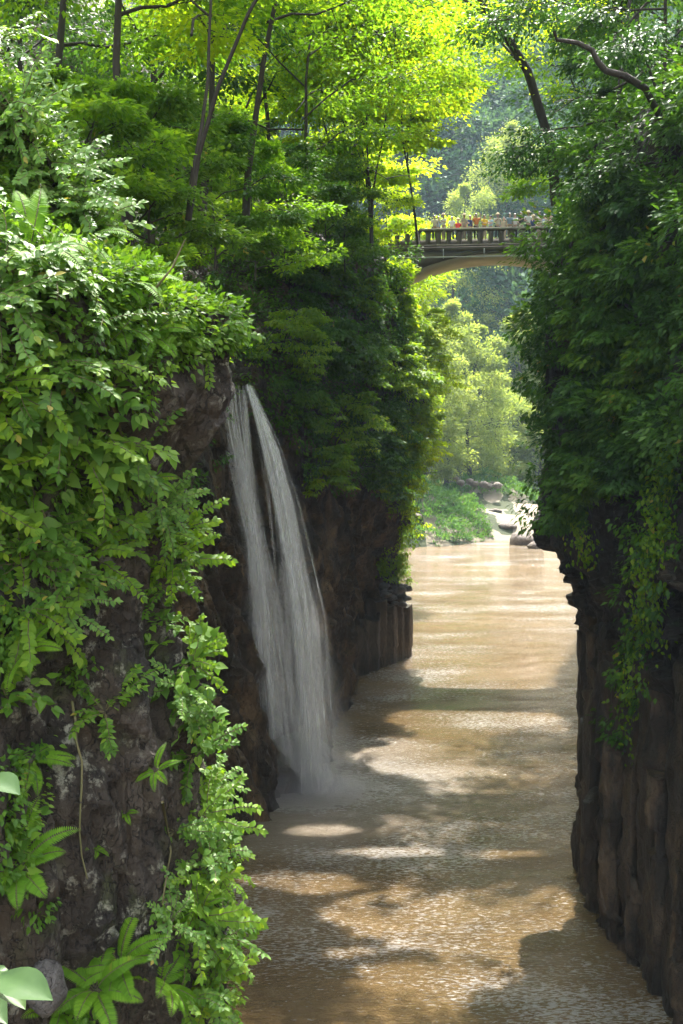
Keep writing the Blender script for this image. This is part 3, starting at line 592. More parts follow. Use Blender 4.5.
TR(612, 262, 37, 6, 1.9, 'small bushy tree hanging below the right end of the bridge', 'cover', 27, trunk_r=.1, first=.05, group=GR, leafsize=.15, per=80, droop=.4)
# tree leaning out over the gorge, with a bare hooked branch
lt = empty('leaning_tree', W(556, 205, 40)); b0 = W(556, 205, 40)
pts = [(556, 205), (553, 165), (549, 140), (528, 72), (512, 45), (492, 18), (470, -12), (440, -60)]
P = np.array([W(x, y, 40 - .5 * i) - b0 for i, (x, y) in enumerate(pts)]); tb = MB().tube(P, np.linspace(.19, .09, len(P)), 8)
for q, (dx, dy) in ((3, (-2, .5)), (4, (1.2, -2)), (5, (-3, 1)), (6, (2, 1))):
    a = P[q]; e = a + np.array([dx, dy, 1.6]); tb.tube(np.array([a, (a + e) / 2 + [0, 0, .4], e]), [.06, .04, .015], 5)
tb.build('trunk', M['bark'], lt, smooth=True)
t21 = [o for o in C.objects if o.get('label', '').startswith('dark drooping tree')][0]; b21 = np.array(t21.location)
br = MB().tube(np.array([W(x, y, Y) - b21 for x, y, Y in ((668, 160, 29), (664, 125, 28), (645, 88, 26), (625, 76, 25), (606, 71, 25), (598, 62, 25), (592, 50, 25), (578, 43, 25), (566, 41, 25), (557, 40, 25), (554, 31, 25))]), np.linspace(.10, .035, 11), 6)
br.build('branch', M['bark'], t21, smooth=True)
lb = MB(); Q = []
for k in range(130):
    a = P[rng.integers(4, 8)] + rng.normal(size=3) * np.array([2.1, 2.0, 1.1]) + [0, 0, .8]; Q.append(a)
Q = np.repeat(np.array(Q), 60, 0); off = rng.normal(size=Q.shape) * np.array([.45, .45, .12]); p = Q + off
k = sunwin(p + b0); p = p[k]; off = off[k]; leaves(lb, p, off + [0, 0, -.1], np.array([0, 0, 1.]) + rng.normal(size=p.shape) * .35, .13 * rng.uniform(.7, 1.3, len(p)))
lb.build('crown', M['maple'], lt); tag(lt, 'tree leaning left out over the gorge above the right bridge end', 'tree')

# ------------------------------------------------------------------ beyond the bridge
def GP(x, y): return np.array([x, y, float(ground_h(np.array([float(x)]), np.array([float(y)]))[0])])
far = [(424, 182, 30, 9, 'tall pale green tree on the far left bank, close to the bluff', 31, 'far'), (446, 196, 34, 10, 'pale rounded tree in the middle of the far bank', 32, 'far'), (470, 200, 30, 9, 'pale feathery tree right of the middle one on the far bank', 33, 'far'),
       (496, 215, 26, 8, 'hazy tree standing over the pale boulders', 34, 'far'), (405, 200, 32, 10, 'tree at the far left of the bank, half behind the bluff', 35, 'far'), (520, 235, 24, 8, 'smaller hazy tree at the bend of the river', 36, 'far'), (540, 215, 16, 6, 'low yellowish tree by the right cliff on the far bank', 37, 'far'),
       (455, 250, 40, 12, 'tall hazy tree above and behind the far bank', 38, 'far'), (505, 275, 30, 11, 'bluish tree on the hillside right of the tall hazy one', 39, 'far')]
for (px, Y, H, R, lab, sd, mt) in far:
    x = (px - 341.5) / FPX * Y; make_tree(GP(x, Y), H, R, lab, mt, sd, trunk_r=.45, first=.12, nl=22, leafsize=.5, per=75, sub=6, group=GF, cut=False, flat=.95, spray=1.0)
# the forest on the hills: one mass
def forest(name, region, n, hgt, mat, size):
    mb = MB(); (x0, x1, y0, y1) = region; X = rng.uniform(x0, x1, n); Y = rng.uniform(y0, y1, n); Zf = ground_h(X, Y); H = hgt * rng.uniform(.6, 1.3, n); cv = rng.random(n)
    per = 150; c = np.stack([X, Y, Zf + H * .45], 1); c = np.repeat(c, per, 0); Hh = np.repeat(H, per)[:, None]
    d = nrm(rng.normal(size=c.shape)); d[:, 2] = np.abs(d[:, 2]) * np.sign(rng.random(len(c)) - .3)
    lum = 1 + .35 * vn(d * 2.2 + c * .13, 6)[:, None]
    p = c + d * Hh * np.array([.36, .36, .5]) * lum * rng.uniform(.75, 1, (len(c), 1))
    leaves(mb, p, d + [0, 0, -.3] + rng.normal(size=p.shape) * .3, d * .7 + [0, 0, .7] + rng.normal(size=p.shape) * .3, size * rng.uniform(.6, 1.4, len(p)), L_TINY, np.clip(np.repeat(cv, per) * .7 + rng.random(len(p)) * .3, 0, 1))
    o = mb.build(name, M[mat]); o['kind'] = 'stuff'; return o
forest('hill_forest', (-60, 190, 240, 440), 2000, 15, 'farhill', 1.5)
forest('valley_forest', (-110, -32, 90, 260), 420, 15, 'far', 1.3)
forest('side_forest', (64, 170, 60, 260), 420, 15, 'far', 1.3)
# bank: shrubs on the mound, gravel, boulders
ggx = np.linspace(-10, 40, 90); ggy = np.linspace(150, 205, 90); X, Y = np.meshgrid(ggx, ggy); GG = np.stack([X, Y, ground_h(X, Y)], -1)
def mask_bank(P, N): return (P[:, 2] > .15) & (((P[:, 0] - 25) / 11) ** 2 + ((P[:, 1] - 195) / 9) ** 2 < 1.2) | (P[:, 2] > .15) & (((P[:, 0] - 8) / 14) ** 2 + ((P[:, 1] - 168) / 15) ** 2 < 1.1 + .5 * fbm(P * .2, 2, 3))
cover(sampler(GG, False), 5000, mask_bank, .38, 24, .9, L_TINY, .8, .1, nup=1).build('bank_shrubs', M['grass'])['kind'] = 'stuff'
gx = np.linspace(12, 60, 60); gy = np.linspace(152, 215, 60); X, Y = np.meshgrid(gx, gy); Z = ground_h(X, Y) + .05 + .35 * fbm(np.stack([X * .4, Y * .4, X * 0], -1), 3, 8)
MB().add(np.stack([X, Y, Z], -1).reshape(-1, 3), gridfaces(60, 60)).build('gravel_bank', M['sand'], smooth=True)['kind'] = 'structure'
bl = [(522, 541, 158, 1.9, (1, 1, .8), 'grey boulder standing in the water at the river bend', 'largest'), (536, 546, 152, 1.0, (1.2, 1, .7), 'small pale boulder beside the big one in the water', ''), (508, 530, 168, 1.0, (1.5, 1, .5), 'flat pale rock on the gravel above the water boulder', ''), (495, 523, 176, .8, (1.4, 1, .6), 'low pale rock on the sand bank beside the green mound', ''),
      (416, 538, 160, .8, (1.2, 1, .8), 'small dark stone at the waterline under the green mound', ''), (402, 528, 163, 1.6, (.9, 1, 1.1), 'brownish rock at the water edge beside the bluff', '')]
for k, (px, py, Y, r, sq, lab, _) in enumerate(bl):
    c = W(px, py, Y); c[2] = max(c[2], ground_h(np.array([c[0]]), np.array([c[1]]))[0] + r * .3, .2); mb = MB(); rockmesh(mb, c, r, 200 + k, sq, 18, 12); tag(mb.build('boulder', M['boulder']), lab, 'boulder', 'boulders by the river bend')
names = ['leftmost', 'second', 'third', 'fourth', 'fifth', 'sixth', 'seventh', 'eighth', 'ninth', 'rightmost']
for k in range(10):
    px = 456 + k * 4.6; Y = 184 + (k % 3) * 2; x = (px - 341.5) / FPX * Y; py = 481 + (k % 3) * 3 + k * .6; c = W(px, py, Y); c[2] = max(c[2], ground_h(np.array([c[0]]), np.array([c[1]]))[0] + .4); mb = MB(); rockmesh(mb, c + np.array([0, 0, .5 * rng.random()]), .45 + .4 * rng.random(), 300 + k, (1.2, 1, .8), 12, 8)
    nm = names[k] + (' from the left' if 0 < k < 9 else ''); tag(mb.build('boulder', M['boulder']), nm + ' of the pale boulders heaped above the green mound', 'boulder', 'pale boulders above the mound')
# ------------------------------------------------------------------ the bridge
yaw = math.radians(-6); bc = np.array([10.9, 79.3, 0.]); br_ = empty('arch_bridge', (bc[0], bc[1], 25.4), yaw); Z0 = 25.4
tag(br_, 'stone arch bridge with an open parapet crossing high above the gorge', 'bridge')
HS = 7.6; HW = 2.1; LE = 11.5
def archz(x): 
    r = (HS ** 2 + 2.2 ** 2) / (2 * 2.2); return np.sqrt(np.maximum(r * r - x * x, 0)) - (r - 2.2) + .1
xa = np.linspace(-HS, HS, 41); za = archz(xa); thick = .42
def strip(mb, x, zl, zh, y0, y1):
    n = len(x); V = np.concatenate([np.stack([x, np.full(n, y), z], 1) for y in (y0, y1) for z in (zl, zh)])
    i = np.arange(n - 1); F = []
    for a, b in ((0, 1), (3, 2), (2, 0), (1, 3)): F.append(np.stack([a * n + i, a * n + i + 1, b * n + i + 1, b * n + i], -1))
    F += [np.array([[0, n, 3 * n, 2 * n]]), np.array([[n - 1, 3 * n - 1, 4 * n - 1, 2 * n - 1]])]; mb.add(V, F)
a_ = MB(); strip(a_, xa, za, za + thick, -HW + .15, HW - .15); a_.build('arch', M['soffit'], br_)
s_ = MB(); zt = np.full_like(xa, 2.72)
for y0, y1 in ((-HW, -HW + .2), (HW - .2, HW)): strip(s_, xa, za + thick * .55, zt, y0, y1)
for sx in (-1, 1):
    s_.box((sx * (HS + 2), 0, .9), (4, 2 * HW - .05, 3.6))
s_.build('spandrel_wall', M['concrete'], br_)
MB().box((0, 0, 2.86), (2 * LE, 2 * HW + .3, .26)).build('deck', M['concrete'], br_)
MB().box((0, 0, 3.24), (2 * LE, 2 * HW - .3, .5)).build('walkway', M['concrete'], br_)
MB().box((0, -HW - .12, 3.06), (2 * LE, .3, .13)).box((0, HW + .12, 3.06), (2 * LE, .3, .13)).build('kerb', M['concrete'], br_)
for sy in (-1, 1):
    MB().box((0, sy * (HW + .1), 4.17), (2 * LE, .36, .14)).build('handrail', M['railcap'], br_)
    for k in range(31):
        x = -LE + .35 + k * .72; a = np.linspace(0, PI / 2, 5)
        # pier that widens into a small arch on either side
        h0, h1 = 3.13, 4.095; w = .17; e = .36
        rt = [(w + (e - w) * (1 - math.cos(t)), h1 - .22 + .22 * math.sin(t)) for t in a]; prof = [(w + .03, h0), (w, h0 + .1)] + rt
        prof = np.array(prof + [(-x_, z_) for x_, z_ in prof[::-1]]); prof[:, 0] += x
        MB().extrude(prof, 1, sy * (HW + .1) - .11, sy * (HW + .1) + .11).build('baluster', M['concrete'], br_)
pp = MB().tube(np.array([[x, -HW - .35, 2.25 + .0 * x] for x in np.linspace(-LE, LE, 9)]), .045, 6); pp.build('pipe', M['steel'], br_)
for x in (-6, -3.6, -.8, 2.2, 5): MB().box((x, -HW - .22, 2.5), (.07, .3, .62)).build('bracket', M['steel'], br_)

# ------------------------------------------------------------------ people on the bridge
def skinmesh(name, pts, edges, rad, sub=1):
    me = bpy.data.meshes.new(name); me.from_pydata(pts, edges, []); ob = bpy.data.objects.new(name, me); C.objects.link(ob)
    ob.modifiers.new('s', 'SKIN'); 
    if not me.skin_vertices: me.skin_vertices.new()
    for i, v in enumerate(me.skin_vertices[0].data): v.radius = rad[i] if isinstance(rad[i], tuple) else (rad[i], rad[i]); v.use_root = (i == 0)
    ss = ob.modifiers.new('u', 'SUBSURF'); ss.levels = sub
    bpy.context.view_layer.update(); dg = bpy.context.evaluated_depsgraph_get(); out = bpy.data.meshes.new_from_object(ob.evaluated_get(dg)); bpy.data.objects.remove(ob); bpy.data.meshes.remove(me); out.name = name; return out
def bodydata(pose):
    P = [(0, 0, .95), (0, 0, 1.12), (0, .0, 1.32), (0, 0, 1.43), (0, -.01, 1.5), (0, -.02, 1.6), (0, -.02, 1.7)]; E = [(0, 1), (1, 2), (2, 3), (3, 4), (4, 5), (5, 6)]; R = [(.15, .11), (.13, .10), (.16, .11), (.09, .08), (.055, .055), (.09, .10), (.06, .07)]
    for s in (-1, 1):
        k = len(P)
        P += [(s * .09, 0, .85), (s * .10, -.01, .48), (s * .10, .02, .08), (s * .11, -.13, .03)]; E += [(0, k), (k, k + 1), (k + 1, k + 2), (k + 2, k + 3)]; R += [.085, .058, .042, .035]
        k = len(P)
        if pose == 0: arm = [(s * .19, 0, 1.38), (s * .25, .02, 1.12), (s * .25, -.06, .88), (s * .25, -.08, .78)]
        elif pose == 1: arm = [(s * .19, 0, 1.38), (s * .25, -.10, 1.16), (s * .10, -.32, 1.28), (s * .04, -.36, 1.36)]
        elif pose == 2: arm = [(s * .19, 0, 1.38), (s * .27, -.08, 1.14), (s * .20, -.34, 1.10), (s * .17, -.42, 1.10)]
        else: arm = [(s * .19, 0, 1.38), (s * .25, .02, 1.12), (s * .25, -.06, .88), (s * .25, -.08, .78)] if s < 0 else [(.19, 0, 1.38), (.3, -.1, 1.45), (.2, -.3, 1.62), (.16, -.34, 1.7)]
        P += arm; E += [(2, k), (k, k + 1), (k + 1, k + 2), (k + 2, k + 3)]; R += [.055, .042, .032, .028]
    return P, E, R
bodies = {}
for pose in range(4):
    P, E, R = bodydata(pose); body = skinmesh('body', P, E, R); body.materials.append(M['skin'])
    # shirt: torso and upper arms, a little fuller
    idx = [1, 2, 3]; Ps = [(0, 0, .92)] + [P[i] for i in idx]; Es = [(0, 1), (1, 2), (2, 3)]; Rs = [(.175, .13), (.155, .12), (.18, .13), (.10, .09)]
    for s, k in ((-1, 11), (1, 19)):
        m = len(Ps); a, b = np.array(P[k]), np.array(P[k + 1]); Ps += [tuple(a), tuple(a * .35 + b * .65)]; Es += [(2, m), (m, m + 1)]; Rs += [.075, .062]
    shirt = skinmesh('shirt', Ps, Es, Rs)
    Pt = [(0, 0, .97)]; Et = []; Rt = [(.165, .125)]
    for s in (-1, 1): m = len(Pt); Pt += [(s * .09, 0, .84), (s * .10, -.01, .48), (s * .10, .02, .12)]; Et += [(0, m), (m, m + 1), (m + 1, m + 2)]; Rt += [.10, .075, .065]
    trous = skinmesh('trousers', Pt, Et, Rt)
    hairm = skinmesh('hair', [(0, .03, 1.60), (0, .02, 1.70), (0, -.02, 1.755)], [(0, 1), (1, 2)], [(.095, .09), (.10, .10), (.07, .08)])
    bodies[pose] = (body, shirt, trous, hairm)
nm = MB(); u = np.linspace(0, 2 * PI, 14, endpoint=False); V = []
for r, z in ((.19, 1.70), (.185, 1.715), (.105, 1.73), (.10, 1.80), (.06, 1.83), (.01, 1.835)): V += [[r * math.cos(a), -.02 + r * math.sin(a), z] for a in u]
i = np.arange(5)[:, None] * 14; j = np.arange(14)[None]; hatme = nm.add(np.array(V), np.stack([i + j, i + (j + 1) % 14, i + 14 + (j + 1) % 14, i + 14 + j], -1).reshape(-1, 4)).data('hat', plain('straw_hat', (.5, .42, .28), .8))
cols = {'white': (.6, .6, .6), 'cream': (.5, .45, .36), 'yellow': (.75, .5, .04), 'grey blue': (.2, .27, .35), 'pink': (.7, .42, .38), 'beige': (.36, .31, .25), 'pale blue': (.25, .38, .52), 'orange': (.6, .2, .06), 'red': (.5, .04, .04), 'navy': (.03, .05, .14), 'black': (.03, .03, .035)}
cm = {k: plain(k.replace(' ', '_') + '_cloth', c, .85, .1, 8) for k, c in cols.items()}
ppl = [(433, 'cream', 0, 0, 'in a cream shirt, leftmost on the bridge, partly behind maple leaves'), (442, 'white', 1, 1, 'in a white top and sun hat near the left end of the parapet'), (450, 'white', 0, 0, 'bareheaded in white, next to the sun hat near the left end'), (462, 'beige', 2, 1, 'in beige with a straw hat, leaning on the parapet'),
       (474, 'orange', 3, 0, 'in an orange top with one arm raised, left of the yellow shirt'), (482, 'yellow', 2, 0, 'in a bright yellow shirt leaning on the parapet'), (495, 'cream', 1, 1, 'in cream with a hat holding up a phone near mid-bridge'), (507, 'grey blue', 0, 0, 'in a grey blue shirt right of mid-bridge'),
       (512, 'white', 2, 0, 'in white leaning forward beside the grey blue shirt'), (518, 'black', 1, 0, 'in a black top holding both hands up'), (525, 'white', 2, 1, 'in white with a hat, leaning, left of the tall one'), (536, 'white', 1, 0, 'tall, in white, holding a camera near the right end of the parapet'), (546, 'pink', 0, 0, 'in a pink top, rightmost on the bridge'),
       (437, 'pale blue', 0, 0, 'in pale blue in the back row at the left end of the bridge'), (456, 'red', 0, 1, 'in red with a straw hat in the back row, left part of the bridge'), (468, 'navy', 3, 0, 'in navy waving in the back row left of the yellow shirt'), (488, 'pale blue', 1, 0, 'in pale blue just right of the yellow shirt, in the back row'), (501, 'beige', 3, 0, 'in beige with one arm up at mid-bridge, back row'), (530, 'navy', 0, 1, 'in navy with a hat in the back row near the right end'), (541, 'grey blue', 2, 0, 'in grey blue in the back row, next to the rightmost one')]
cs, sn = math.cos(yaw), math.sin(yaw)
for k, (px, c, pose, hat, lab) in enumerate(ppl):
    lx = None; yl = -HW + .25 + (.3 if k % 3 == 2 else 0) + (.8 if k > 12 else 0)
    # find the spot on the deck line seen in this direction
    u = (px - 341.5) / FPX / .998; lx = (u * (bc[1] + yl * cs) - (bc[0] - yl * sn)) / (cs - u * sn)
    r = empty('person', (bc[0] + lx * cs - yl * sn, bc[1] + lx * sn + yl * cs, Z0 + 3.5), yaw + rng.normal() * .4); sc = 1.0 + .07 * rng.normal() * .5 + (.05 if 'tall' in lab else 0); r.scale = (sc,) * 3
    b, s2, t2, h2 = bodies[pose]
    for nm_, me, mt in (('body', b, None), ('shirt', s2, cm[c]), ('trousers', t2, cm['beige' if k % 2 else 'black']), ('hat' if hat else 'hair', hatme if hat else h2, None if hat else M['hair'])):
        o = bpy.data.objects.new(nm_, me if nm_ in ('body', 'hat') else me.copy()); C.objects.link(o); o.parent = r
        if mt: o.data.materials.clear(); o.data.materials.append(mt)
    tag(r, 'person ' + lab, 'person', 'sightseers on the bridge')

# dark wooden post at the top of the bluff
pz = W(305, 262, 47); po = empty('wooden_shrine_post', pz); MB().box((0, 0, .7), (.62, .5, 1.5)).build('post', M['darkwood'], po); MB().box((0, 0, 1.52), (.8, .68, .12)).build('cap', M['darkwood'], po)
MB().box((-.33, -.3, .12), (.16, .05, .4)).build('notice', plain('white_paint', (.75, .78, .82), .6), po); tag(po, 'dark square wooden post with a pale notice among the trees', 'post')

# ------------------------------------------------------------------ waterfall
t = NT('falling_water'); v = t.pos((6, 6, .30)); n1 = t.noise(v, 1.0, 6, .7, .3); n2 = t.noise(t.pos((12, 12, .5)), 1, 4, .6)
av = t.n('ShaderNodeAttribute', attribute_name='var').outputs['Fac']
al = t.math('MULTIPLY', av, t.ramp(t.math('ADD', t.math('MULTIPLY', n1, .65), t.math('MULTIPLY', n2, .4)), [(.36, (.06, .06, .06)), (.68, (1, 1, 1))]), True)
d = t.n('ShaderNodeBsdfDiffuse', {'Color': (.95, .96, .97, 1)}); tl = t.n('ShaderNodeBsdfTranslucent', {'Color': (.95, .96, .97, 1)}); gl = t.n('ShaderNodeBsdfGlossy', {'Color': (.9, .9, .9, 1), 'Roughness': .35})
m1 = t.n('ShaderNodeMixShader', {0: .5, 1: d.outputs[0], 2: tl.outputs[0]}); m1 = t.n('ShaderNodeMixShader', {0: .1, 1: m1.outputs[0], 2: gl.outputs[0]})
mm = t.n('ShaderNodeMixShader', {0: al, 1: t.n('ShaderNodeBsdfTransparent').outputs[0], 2: m1.outputs[0]}); M['fall'] = t.fin(mm.outputs[0])
wf = empty('waterfall', W(296, 790, 47.5)); wb = np.array(wf.location)
tag(wf, 'white waterfall in two strands dropping down the dark wall into the river', 'waterfall')
YF = 46.2
def stream(name, ctr, n, seed, dens=1.0, w=(.05, .14)):
    """ctr: (py, px centre, half width px); strands follow it, thinner and farther apart as they fall"""
    r_ = np.random.default_rng(seed); c = np.array(ctr, float); mb = MB()
    for k in range(n):
        o = r_.normal() * .55; o = max(-1.5, min(1.5, o)); y0 = c[0, 0] + abs(r_.normal()) * 3; y1 = c[-1, 0] - abs(r_.normal()) * 8
        if r_.random() < .35: y0 += r_.random() ** 2 * 240
        m = 34; py = np.linspace(y0, y1, m); cx = np.interp(py, c[:, 0], c[:, 1]); hw = np.interp(py, c[:, 0], c[:, 2]); dd = r_.normal() * .35
        px = cx + hw * (o + .10 * np.sin(py * .02 + k)); P = np.array([W(x, y, YF + dd) for x, y in zip(px, py)]); f_s = 1
        wd = r_.uniform(*w) * np.interp(py, [c[0, 0], c[-1, 0]], [.6, 1.5]); rot = r_.normal() * .35; sd = np.array([math.cos(rot), math.sin(rot), 0])
        V = np.concatenate([P - sd * wd[:, None], P + sd * [0, 0, 0], P + sd * wd[:, None]]); i = np.arange(m - 1)
        f = np.interp(np.linspace(0, 1, m), [0, .05, .8, 1], [.35, 1, .8, .5]) * dens * r_.uniform(.1, 1.2) ** 1.5 * (.75 + .45 * np.sin(py * r_.uniform(.02, .05) + r_.random() * 6))
        mb.add(V, [np.stack([i, i + m, i + m + 1, i + 1], -1), np.stack([i + m, i + 2 * m, i + 2 * m + 1, i + m + 1], -1)], np.concatenate([f * 0, f, f * 0]))
    return mb.build(name, M['fall'], wf, smooth=True, loc=tuple(-wb))
stream('left_strand', [(383, 230, 15), (420, 234, 14), (450, 239, 12), (500, 247, 10), (540, 255, 9), (600, 263, 14), (680, 270, 21), (760, 276, 27), (815, 280, 36)], 150, 5, .45)
stream('thin_strand', [(388, 243, 2), (420, 246, 3), (470, 248, 4), (540, 256, 5), (640, 268, 10), (815, 285, 24)], 40, 15, .45, (.03, .08))
stream('right_strand', [(384, 249, 3), (410, 259, 4), (450, 273, 9), (500, 285, 12), (560, 295, 15), (620, 304, 18), (700, 311, 18), (770, 315, 23), (815, 317, 32)], 140, 6, .48)
stream('bright_core', [(384, 247, 1.5), (410, 255, 2.5), (450, 265, 3), (500, 276, 3.5), (560, 288, 3.5), (620, 297, 4.5), (700, 304, 6), (815, 311, 14)], 60, 7, 1.0, (.04, .10))
stream('spray', [(560, 276, 26), (640, 288, 34), (720, 294, 46), (815, 300, 70)], 44, 8, .22, (.3, .7))

def mist(c, r, dens, k):
    u = np.linspace(0, 2 * PI, 24, endpoint=False); v = np.linspace(-PI / 2, PI / 2, 14); U, V_ = np.meshgrid(u, v); D = np.stack([np.cos(V_) * np.cos(U), np.cos(V_) * np.sin(U), np.sin(V_)], -1)
    P = D * (1 + .25 * fbm(D * 1.5 + k, 2, k))[..., None] * np.array(r) + np.array(c) - wb; i = np.arange(13)[:, None] * 24; j = np.arange(24)[None]; j2 = (j + 1) % 24
    m_ = bpy.data.materials.new('mist'); m_.use_nodes = True; nt_ = m_.node_tree; nt_.nodes.clear(); o1 = nt_.nodes.new('ShaderNodeOutputMaterial'); v1_ = nt_.nodes.new('ShaderNodeVolumePrincipled')
    v1_.inputs['Color'].default_value = (.97, .97, .98, 1); v1_.inputs['Density'].default_value = dens; nt_.links.new(v1_.outputs[0], o1.inputs['Volume']); m_.cycles.homogeneous_volume = True
    MB().add(P.reshape(-1, 3), np.stack([i + j, i + j2, i + 24 + j2, i + 24 + j], -1).reshape(-1, 4)).build('mist', m_, wf)
f1 = W(302, 775, 45.8); mist(f1 + [0, -.3, .3], (1.9, 1.3, 1.7), .12, 2); mist(f1 + [.1, -1.0, -.4], (2.9, 2.0, .6), .15, 5); mist(W(297, 690, 46.3), (1.3, .9, 3.2), .05, 9)
# ------------------------------------------------------------------ plants on the near cliff
bvh = BVHTree.FromPolygons([tuple(v) for v in G_near.reshape(-1, 3)], [tuple(f) for f in gridfaces(*G_near.shape[:2])])
def hit(px, py):
    o = Vector((0, 0, CAMZ)); d = Vector(W(px, py, 10.)) - o; r = bvh.ray_cast(o, d.normalized()); return (np.array(r[0]), np.array(r[1])) if r[0] else (None, None)
def arc(n, L, el0, bend, az):
    q = np.linspace(0, 1, n); el = el0 - bend * q; st = L / (n - 1); dx = np.cumsum(np.cos(el)) * st; dz = np.cumsum(np.sin(el)) * st
    return np.stack([dx * math.cos(az), dx * math.sin(az), dz], 1)
def t_fern(sd, nf=9, L=.5, half=False):
    r_ = np.random.default_rng(sd); lf = MB(); stm = MB()
    for k in range(nf):
        az = k * 2 * PI / nf + r_.random() * .5; P = arc(16, L * r_.uniform(.7, 1.15), r_.uniform(.7, 1.2), r_.uniform(1.1, 1.8), az); stm.tube(P, np.linspace(.004, .0015, 16), 4)
        T = nrm(np.gradient(P, axis=0)); sd_ = nrm(np.cross(T, [0, 0, 1.])); up = np.cross(sd_, T); q = np.linspace(0, 1, 34)[3:]; ii = q * 15; i0 = np.minimum(ii.astype(int), 14); f = (ii - i0)[:, None]
        pos = P[i0] * (1 - f) + P[i0 + 1] * f; ln = L * .17 * np.sin(PI * np.clip(q * .85 + .12, 0, 1)) ** .8
        for s in (-1, 1): leaves(lf, pos, sd_[i0] * s + T[i0] * .45, up[i0] + r_.normal(size=pos.shape) * .1, np.maximum(ln, .012), L_NARROW, np.clip(r_.random() * .6 + .4 * r_.random(len(pos)), 0, 1))
    return lf, stm
def t_shrub(sd, ns=9, L=.55, ls=.075, tm=L_OVAL, el=(.3, 1.2), bend=.9, step=.55, clus=1):
    r_ = np.random.default_rng(sd); lf = MB(); stm = MB()
    for k in range(ns):
        az = r_.random() * 2 * PI; l = L * r_.uniform(.6, 1.2); P = arc(12, l, r_.uniform(*el), bend * r_.uniform(.6, 1.3), az); P += np.cumsum(r_.normal(size=P.shape) * .006, 0); stm.tube(P, np.linspace(.006, .002, 12), 4)
        n = max(4, int(l / (ls * step))); q = np.linspace(.18, 1, n); ii = q * 11; i0 = np.minimum(ii.astype(int), 10); f = (ii - i0)[:, None]; pos = P[i0] * (1 - f) + P[i0 + 1] * f
        T = nrm(np.gradient(P, axis=0))[i0]; sd_ = nrm(np.cross(T, [0, 0, 1.])); s = np.where(np.arange(n) % 2, 1, -1)[:, None]
        for c in range(clus):
            D = sd_ * s * r_.uniform(.7, 1.1) + T * r_.uniform(.3, .8) + r_.normal(size=pos.shape) * .22 + [0, 0, -.15]; leaves(lf, pos, D, np.array([0, 0, 1.]) + r_.normal(size=pos.shape) * .25, ls * r_.uniform(.65, 1.25, n), tm, np.clip(r_.random() * .5 + .5 * r_.random(n), 0, 1)); s = -s
        leaves(lf, P[-1:], T[-1:], np.array([[0, 0, 1.]]), ls, tm)
    return lf, stm
kinds = {
    'fern': dict(fn=lambda s: t_fern(s, 9, .42), mat='fern', lab='arching feathery fern', cat='fern', n=3),
    'small_fern': dict(fn=lambda s: t_fern(s, 7, .26), mat='fern', lab='small fern', cat='fern', n=2),
    'broadleaf_plant': dict(fn=lambda s: t_shrub(s, 11, .30, .095, L_HEART, (.2, 1.3), 1.0, .62), mat='near', lab='broad heart-leaved plant', cat='plant', n=3),
    'leafy_shrub': dict(fn=lambda s: t_shrub(s, 14, .46, .062, L_OVAL, (.1, 1.3), .9, .5, 2), mat='near', lab='small-leaved bushy shrub', cat='shrub', n=3),
    'pale_shrub': dict(fn=lambda s: t_shrub(s, 15, .46, .055, L_OVAL, (.1, 1.2), .8, .5, 2), mat='near_pale', lab='pale glossy shrub', cat='shrub', n=3),
    'hanging_shrub': dict(fn=lambda s: t_shrub(s, 13, .48, .065, L_OVAL, (.0, 1.1), .9, .5, 2), mat='lush', lab='bright overhanging shrub', cat='shrub', n=3),
}
for k, v in kinds.items():
    v['data'] = []
    for s in range(v['n']):
        lf, stm = v['fn'](s * 13 + len(k)); v['data'].append((lf.data('leaves', M[v['mat']]), stm.data('stem', M['stem'])))
plants = []
def plant(kind, px, py, sc=1.0, tilt=.6):
    P, N = hit(px, py)
    if P is None: return
    if N[1] > 0 or (N @ (P - np.array([0, 0, CAMZ]))) > 0: N = -N
    d = kinds[kind]['data'][rng.integers(len(kinds[kind]['data']))]
    up = nrm(np.array(N) * tilt + np.array([0, 0, 1 - tilt * .6])); q = Vector(up).to_track_quat('Z', 'Y')
    r = empty(kind, P - up * .03); r.rotation_mode = 'QUATERNION'; from mathutils import Quaternion
    r.rotation_quaternion = q @ Quaternion((0, 0, 1), rng.random() * 6.28); r.scale = (sc * rng.uniform(.85, 1.15),) * 3
    for nm_, me in (('leaves', d[0]), ('stem', d[1])): o = bpy.data.objects.new(nm_, me); C.objects.link(o); o.parent = r
    plants.append((kind, px, py, r))
